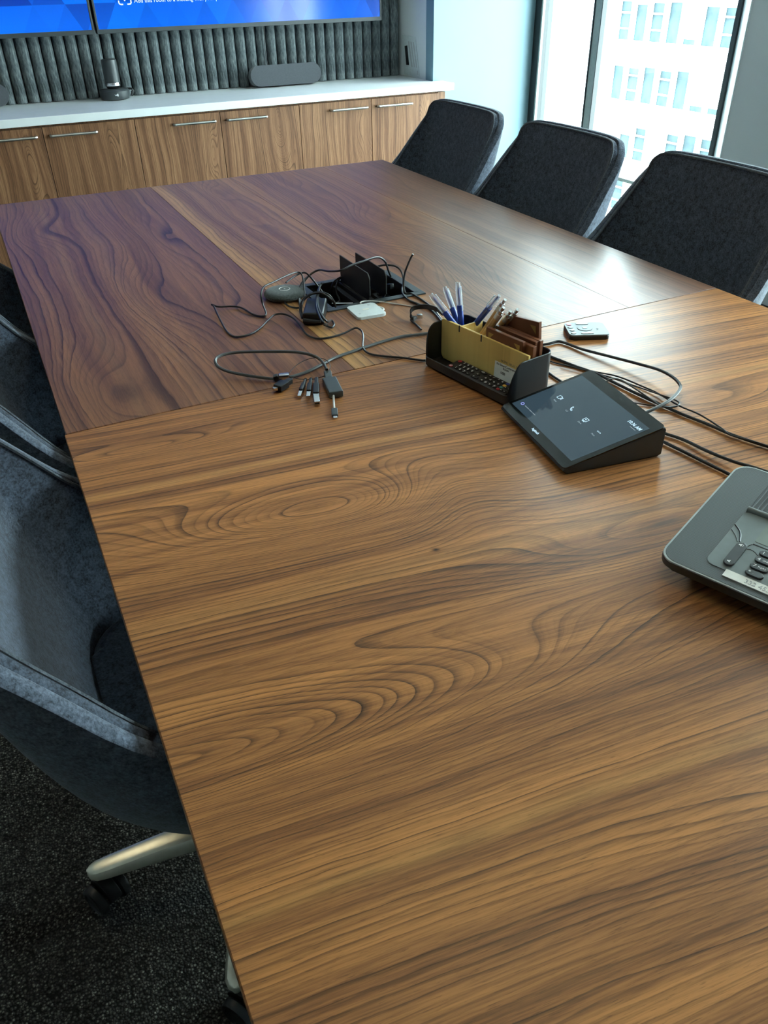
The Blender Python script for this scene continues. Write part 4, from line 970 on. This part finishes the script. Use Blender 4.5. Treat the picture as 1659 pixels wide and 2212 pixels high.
text('wordmark', 'logitech', .0075, M_pix, gl, (.1035, .0088*math.cos(tilt), .0141+.0082*math.sin(tilt)), (tilt, 0, 0), bold=.00018)

# ------------------------------------------------------------------ conference phone
PA = math.atan2(-.933, .36)
fo = thing('conference_phone', 'grey conference phone with keypad and mesh speaker, cut by the right frame edge', 'phone', (.722, .625, T), (0, 0, PA))
pt = math.radians(7); RP = TR(0, 0, .035) @ Matrix.Rotation(pt, 4, 'X')
WX = .275
b = NB(); prism(b, rrect(-.006, WX, -.005, .262, .024, 8), -.0135, -.0012, .003, 3, RP); obj('plate', b, M_graphite, fo)
b = NB(); prism(b, rrect(-.0052, WX-.0008, -.0042, .2612, .0235, 8), -.0028, .0008, .0010, 2, RP); obj('rim', b, M_phonerim, fo)
b = NB(); prism(b, rrect(-.0025, WX-.003, -.0015, .2585, .022, 8), -.0005, .0013, .0005, 1, RP); obj('speaker_mesh', b, M_mesh, fo)
b = NB(); prism(b, rrect(.0505, WX-.02, .0215, .1560, .012, 6), .0, .0022, .0006, 1, RP); obj('keypad_panel', b, M_slate, fo)
b = NB(); prism(b, rrect(.0515, WX-.02, .1620, .2480, .004, 4), .0, .0020, .0004, 1, RP); hb = obj('ribbed_panel', b, M_key, fo)
for k in range(30):
    x = .055+k*.0065
    b = NB(); box(b, (x, .204, .0028), (.0026, .082, .0022), None, .0006, 1); bmesh.ops.transform(b, matrix=RP, verts=b.verts); obj('rib', b, M_graphite, hb)
b = NB(); tube(b, [(.0515, .1575, .0035), (WX-.02, .1575, .0035)], .0045, 12, 0); bmesh.ops.transform(b, matrix=RP, verts=b.verts); obj('hinge_bar', b, M_slate, fo)
b = NB(); bx(b, .030, WX-.02, .025, .225, 0.0, .022, .006); bx(b, .03, WX-.02, .13, .225, .0, .040, .006); obj('foot', b, M_blackmatte, fo)
def onp(o, x, y, z, rz=0.0):
    o.location = RP @ Vector((x, y, z)); o.rotation_euler = (pt, 0, rz); return o
b = NB(); prism(b, rrect(-.0072, .0072, -.0265, .0265, .0070, 6), 0, .0040, .0014, 2); vk = onp(obj('volume_key', b, M_key, fo), .0782, .0560, .0020)
b = NB(); prism(b, [(-.003, -.0012), (-.001, -.0012), (.001, -.003), (.001, .003), (-.001, .0012), (-.003, .0012)], 0, .0002); obj('symbol', b, M_whiteprint, vk, smooth=False, loc=(0, -.0195, .0041))
b = NB(); prism(b, [(-.003, -.0012), (-.001, -.0012), (.001, -.003), (.001, .003), (-.001, .0012), (-.003, .0012)], 0, .0002); tube(b, [(.0022, -.002, 0), (.0030, 0, 0), (.0022, .002, 0)], .0004, 5, 2); obj('symbol', b, M_whiteprint, vk, smooth=False, loc=(-.001, .0195, .0041))
kk = None
names = [['1', '2 ABC', '3 DEF'], ['4 GHI', '5 JKL', '6 MNO'], ['7 PQRS', '8 TUV', '9 WXYZ'], ['*  .', '0', '#']]
for i in range(4):
    for j in range(3):
        b = NB(); prism(b, rrect(-.0120, .0120, -.0052, .0052, .0051, 6), 0, .0036, .0013, 2)
        k_ = onp(obj('key', b, M_key, fo), .1140+j*.032, .0785-i*.0150, .0020)
        s = names[i][j]
        text('digit', s[0], .0078, M_whiteprint, k_, (-.0085, -.0028, .0037), bold=.0001)
        if len(s) > 1: text('letters', s[1:].strip(), .0045, M_whiteprint, k_, (-.0020, -.0018, .0037))
b = NB(); prism(b, rrect(.0870, WX-.035, .0975, .1500, .003, 3), .0018, .0026, 0, 1, RP); obj('display', b, M_podfelt if False else plain('grey_lcd', (.24, .28, .26), .25), fo, smooth=False)
b = NB(); box(b, (.150, .0915, .0022), (.125, .0022, .0012), None, .0005, 1); bmesh.ops.transform(b, matrix=RP, verts=b.verts); obj('slot', b, M_blackmatte, fo)
b = NB()
tube(b, [(.0515, .104, .0022), (.062, .094, .0022), (.069, .084, .0022)], .0007, 5, 4); tube(b, [(.0515, .116, .0022), (.064, .104, .0022), (.072, .085, .0022)], .0014, 5, 4)
tube(b, [(.0855, .0765, .0022), (.090, .0785, .0022), (.097, .0765, .0022), (.102, .0725, .0022)], .0007, 5, 4); tube(b, [(.084, .083, .0022), (.087, .0895, .0022)], .0007, 5, 4)
bmesh.ops.transform(b, matrix=RP, verts=b.verts); obj('panel_groove', b, M_graphite, fo)
b = NB(); prism(b, [(.0812, .0092), (WX-.03, .0092), (WX-.03, .0236), (.0809, .0236)], .0012, .0030, 0, 1, RP); lb = obj('number_label', b, M_paper, fo, smooth=False)
tx = text('print', '332 455', .0105, M_lightink, lb, (0, 0, 0)); onp(tx, .1085, .0126, .0032)

# ------------------------------------------------------------------ cables on the right
cable('controller_cable', 'thick black cable bowing right from the organiser back to the touch controller',
  [(0.9260, 1.5968, 0.7430), (0.9812, 1.5802, 0.7430), (1.0144, 1.4873, 0.7430), (1.0333, 1.4003, 0.7430)] + [(1.0740, 1.3839, 0.7440), (1.1045, 1.3841, 0.7440), (1.1152, 1.3669, 0.7440), (1.1247, 1.3181, 0.7450), (1.1438, 1.2555, 0.7490), (1.1600, 1.1937, 0.7540), (1.1716, 1.1310, 0.7600), (1.1658, 1.0841, 0.7640), (1.1507, 1.0471, 0.7660), (1.1351, 1.0295, 0.7660), (1.1074, 1.0137, 0.7640), (1.0773, 1.0033, 0.7620), (1.0430, 0.9967, 0.7600), (1.0149, 0.9943, 0.7580)], .0032, M_rubber)
cable('network_cable', 'thick black cable running from the organiser to the right frame edge',
  [(0.9141, 1.5759, 0.7430), (0.9687, 1.5594, 0.7430), (0.9989, 1.4633, 0.7430), (1.0180, 1.3781, 0.7430)] + [(1.0385, 1.3373, 0.7430), (1.0433, 1.3158, 0.7430), (1.0566, 1.2584, 0.7430), (1.0716, 1.2091, 0.7430), (1.0744, 1.1690, 0.7440), (1.0803, 1.0981, 0.7440), (1.0884, 1.0342, 0.7440), (1.0980, 0.9758, 0.7440), (1.1105, 0.9238, 0.7440), (1.1180, 0.8779, 0.7440), (1.1309, 0.8392, 0.7440), (1.1441, 0.8062, 0.7440), (1.1560, 0.7732, 0.7440), (1.1736, 0.7190, 0.7440), (1.1977, 0.6576, 0.7440)], .0030, M_rubber)
cable('thin_cable', 'thin black cable running beside the thick one to the right frame edge',
  [(0.9066, 1.5628, 0.7420), (0.9609, 1.5463, 0.7420), (0.9881, 1.4466, 0.7420), (1.0075, 1.3627, 0.7420)] + [(1.0270, 1.3211, 0.7420), (1.0286, 1.2985, 0.7420), (1.0538, 1.2546, 0.7420), (1.0788, 1.2125, 0.7420), (1.1028, 1.1712, 0.7430), (1.1134, 1.1113, 0.7440), (1.1176, 1.0670, 0.7450), (1.1131, 1.0018, 0.7470), (1.1206, 0.9564, 0.7470), (1.1178, 0.8986, 0.7460), (1.1125, 0.8732, 0.7460), (1.1244, 0.8381, 0.7480), (1.1401, 0.8038, 0.7480), (1.1570, 0.7747, 0.7460), (1.1806, 0.7248, 0.7440), (1.2054, 0.6631, 0.7430)], .0017, M_rubber)
cable('looping_thin_cable', 'thin black cable turning back in a hook behind the touch controller',
  [(1.0338, 1.2758, 0.7450), (1.0720, 1.1990, 0.7450), (1.0884, 1.1543, 0.7450), (1.1007, 1.1071, 0.7460), (1.1135, 1.0536, 0.7480), (1.1211, 1.0266, 0.7480), (1.1197, 1.0099, 0.7480), (1.1060, 1.0032, 0.7470), (1.0873, 1.0145, 0.7450), (1.0707, 1.0377, 0.7430), (1.0489, 1.0610, 0.7430), (1.0283, 1.0813, 0.7430)], .0015, M_rubber)
cable('grey_lead', 'thin grey lead arching out from behind the touch controller',
  [(1.0444, 1.1435, 0.7480), (1.0512, 1.1452, 0.7540), (1.0598, 1.1435, 0.7580), (1.0727, 1.1356, 0.7580), (1.0829, 1.1131, 0.7520), (1.0830, 1.0530, 0.7480), (1.0817, 1.0228, 0.7470), (1.0909, 1.0095, 0.7460), (1.1081, 1.0052, 0.7460)], .0017, M_greycable)
cable('stub_cable', 'short black cable passing between the organiser and the touch controller', [(0.9877, 1.2663, 0.7430), (0.9848, 1.2323, 0.7430), (0.9838, 1.2020, 0.7430), (0.9796, 1.1460, 0.7430)], .0026, M_rubber)
cable('phone_cable', 'black cable passing right of the touch controller, the upper of two',
  [(1.0110, 0.9658, 0.7440), (1.0143, 0.9383, 0.7440), (1.0282, 0.9016, 0.7440), (1.0334, 0.8463, 0.7460), (1.0429, 0.7983, 0.7480), (1.0579, 0.7684, 0.7480), (1.0688, 0.7393, 0.7480), (1.0798, 0.7074, 0.7460), (1.0853, 0.6622, 0.7440), (1.1113, 0.6212, 0.7440)], .0030, M_rubber)
cable('phone_line', 'black cable running under the conference phone, the lower of two',
  [(0.9912, 0.9434, 0.7440), (0.9918, 0.9112, 0.7440), (0.9981, 0.8696, 0.7440), (1.0042, 0.8238, 0.7440), (1.0091, 0.7904, 0.7440), (1.0122, 0.7674, 0.7440), (1.0169, 0.7324, 0.7440)], .0030, M_rubber)

# ------------------------------------------------------------------ the street outside
ob = thing('office_building', 'white office building across the street seen through the window', 'building', (42.0, 0, -22))
GZ = 22
y_0, bay, nb = 34.7, 1.54, 11
sp = [(-16.6, -14.88), (-13.0, -11.28), (-9.4+-.0, -8.0+.32), (-6.40, -4.08)]
b = NB(); bx(b, .30, 9, 5, 95, 0, GZ+7.0); obj('core_wall', b, M_facade, ob, smooth=False)
floors = [(-4.08-3.6*k+0, -6.40-3.6*k) for k in range(-2, 4)]
for k, (zt_, zb_) in enumerate(floors):                         # spandrel under each window band
    b = NB(); bx(b, .02, .30, 5, 95, GZ+zb_-1.28, GZ+zb_, .01, 1); obj('spandrel', b, M_facade, ob, smooth=False)
b = NB(); bx(b, -.12, .30, -.045, .045, 0, GZ+7.0); fin = obj('fin', b, M_facade, ob, smooth=False, loc=(0, y_0, 0))
M_finshade = plain('teal_fin_shade', (.03, .06, .06), .5)  # dark tone painted in for the thin shading beside each fin
b = NB(); bx(b, -.10, .02, .045, .085, 0, GZ+7.0); jn = obj('fin_shade', b, M_finshade, fin, smooth=False)
for k in range(1, nb+1):
    o = fin.copy(); C.objects.link(o); o.parent = ob; o.location = (0, y_0+k*bay, 0)
    j2 = jn.copy(); C.objects.link(j2); j2.parent = o
b = NB(); bx(b, .0, .30, y_0+nb*bay+.05, 95, 0, GZ+7.0); obj('blank_wall', b, M_facade, ob, smooth=False)
b = NB(); bx(b, .0, .30, 5, y_0-.05, 0, GZ+7.0); obj('blank_wall', b, M_facade, ob, smooth=False)
def fwin(tr):
    b = NB(); h = 2.32; w = bay-.09
    bx(b, .10, .18, -w/2, -w/2+.16, 0, h); bx(b, .10, .18, w/2-.16, w/2, 0, h); bx(b, .10, .18, -w/2, w/2, 0, .06); bx(b, .10, .18, -w/2, w/2, h-.06, h)
    for z in tr: bx(b, .08, .18, -w/2, w/2, z-.05, z+.05)
    f = obj('window', b, M_facade, ob, smooth=False)
    b = NB(); bx(b, .20, .22, -w/2, w/2, 0, h); p = obj('pane', b, M_fglass, f, smooth=False)
    b = NB(); bx(b, .17, .19, -w/2+.16, w/2-.16, 0, h); bl = obj('blind', b, M_fblind, f, smooth=False)
    return f
proto = {0: fwin(()), 1: fwin((.72, 1.62))}
used = set(); rnd = random.Random(3)
for k, (zt_, zb_) in enumerate(floors):
    for i in range(nb):
        kind = 1 if (i+k) % 2 == 0 else 0
        if kind in used:
            f = proto[kind].copy(); C.objects.link(f); f.parent = ob
            for ch in proto[kind].children:
                c_ = ch.copy(); C.objects.link(c_); c_.parent = f
        else:
            f = proto[kind]; used.add(kind)
        f.location = (0, y_0+(i+.5)*bay, GZ+zb_)
        bl = [c_ for c_ in f.children if c_.name.startswith('blind')][0]
        cover = rnd.choice((.02, .05, .1, .1, .35, .8, .85, .95)) if not (k == 2 and 4 < i < 10) else (.06, .1, .06, .12, .1)[i-5]
        if k == 2 and i in (3, 4): cover = .84
        bl.scale = (1, 1, max(cover, .02)); bl.location = (0, 0, 2.32*(1-max(cover, .02)))
b = NB(); bx(b, -30, 60, -60, 130, -.3, 0); st = struct(obj('street_ground', b, M_street, None, smooth=False, loc=(20, 0, -22)))
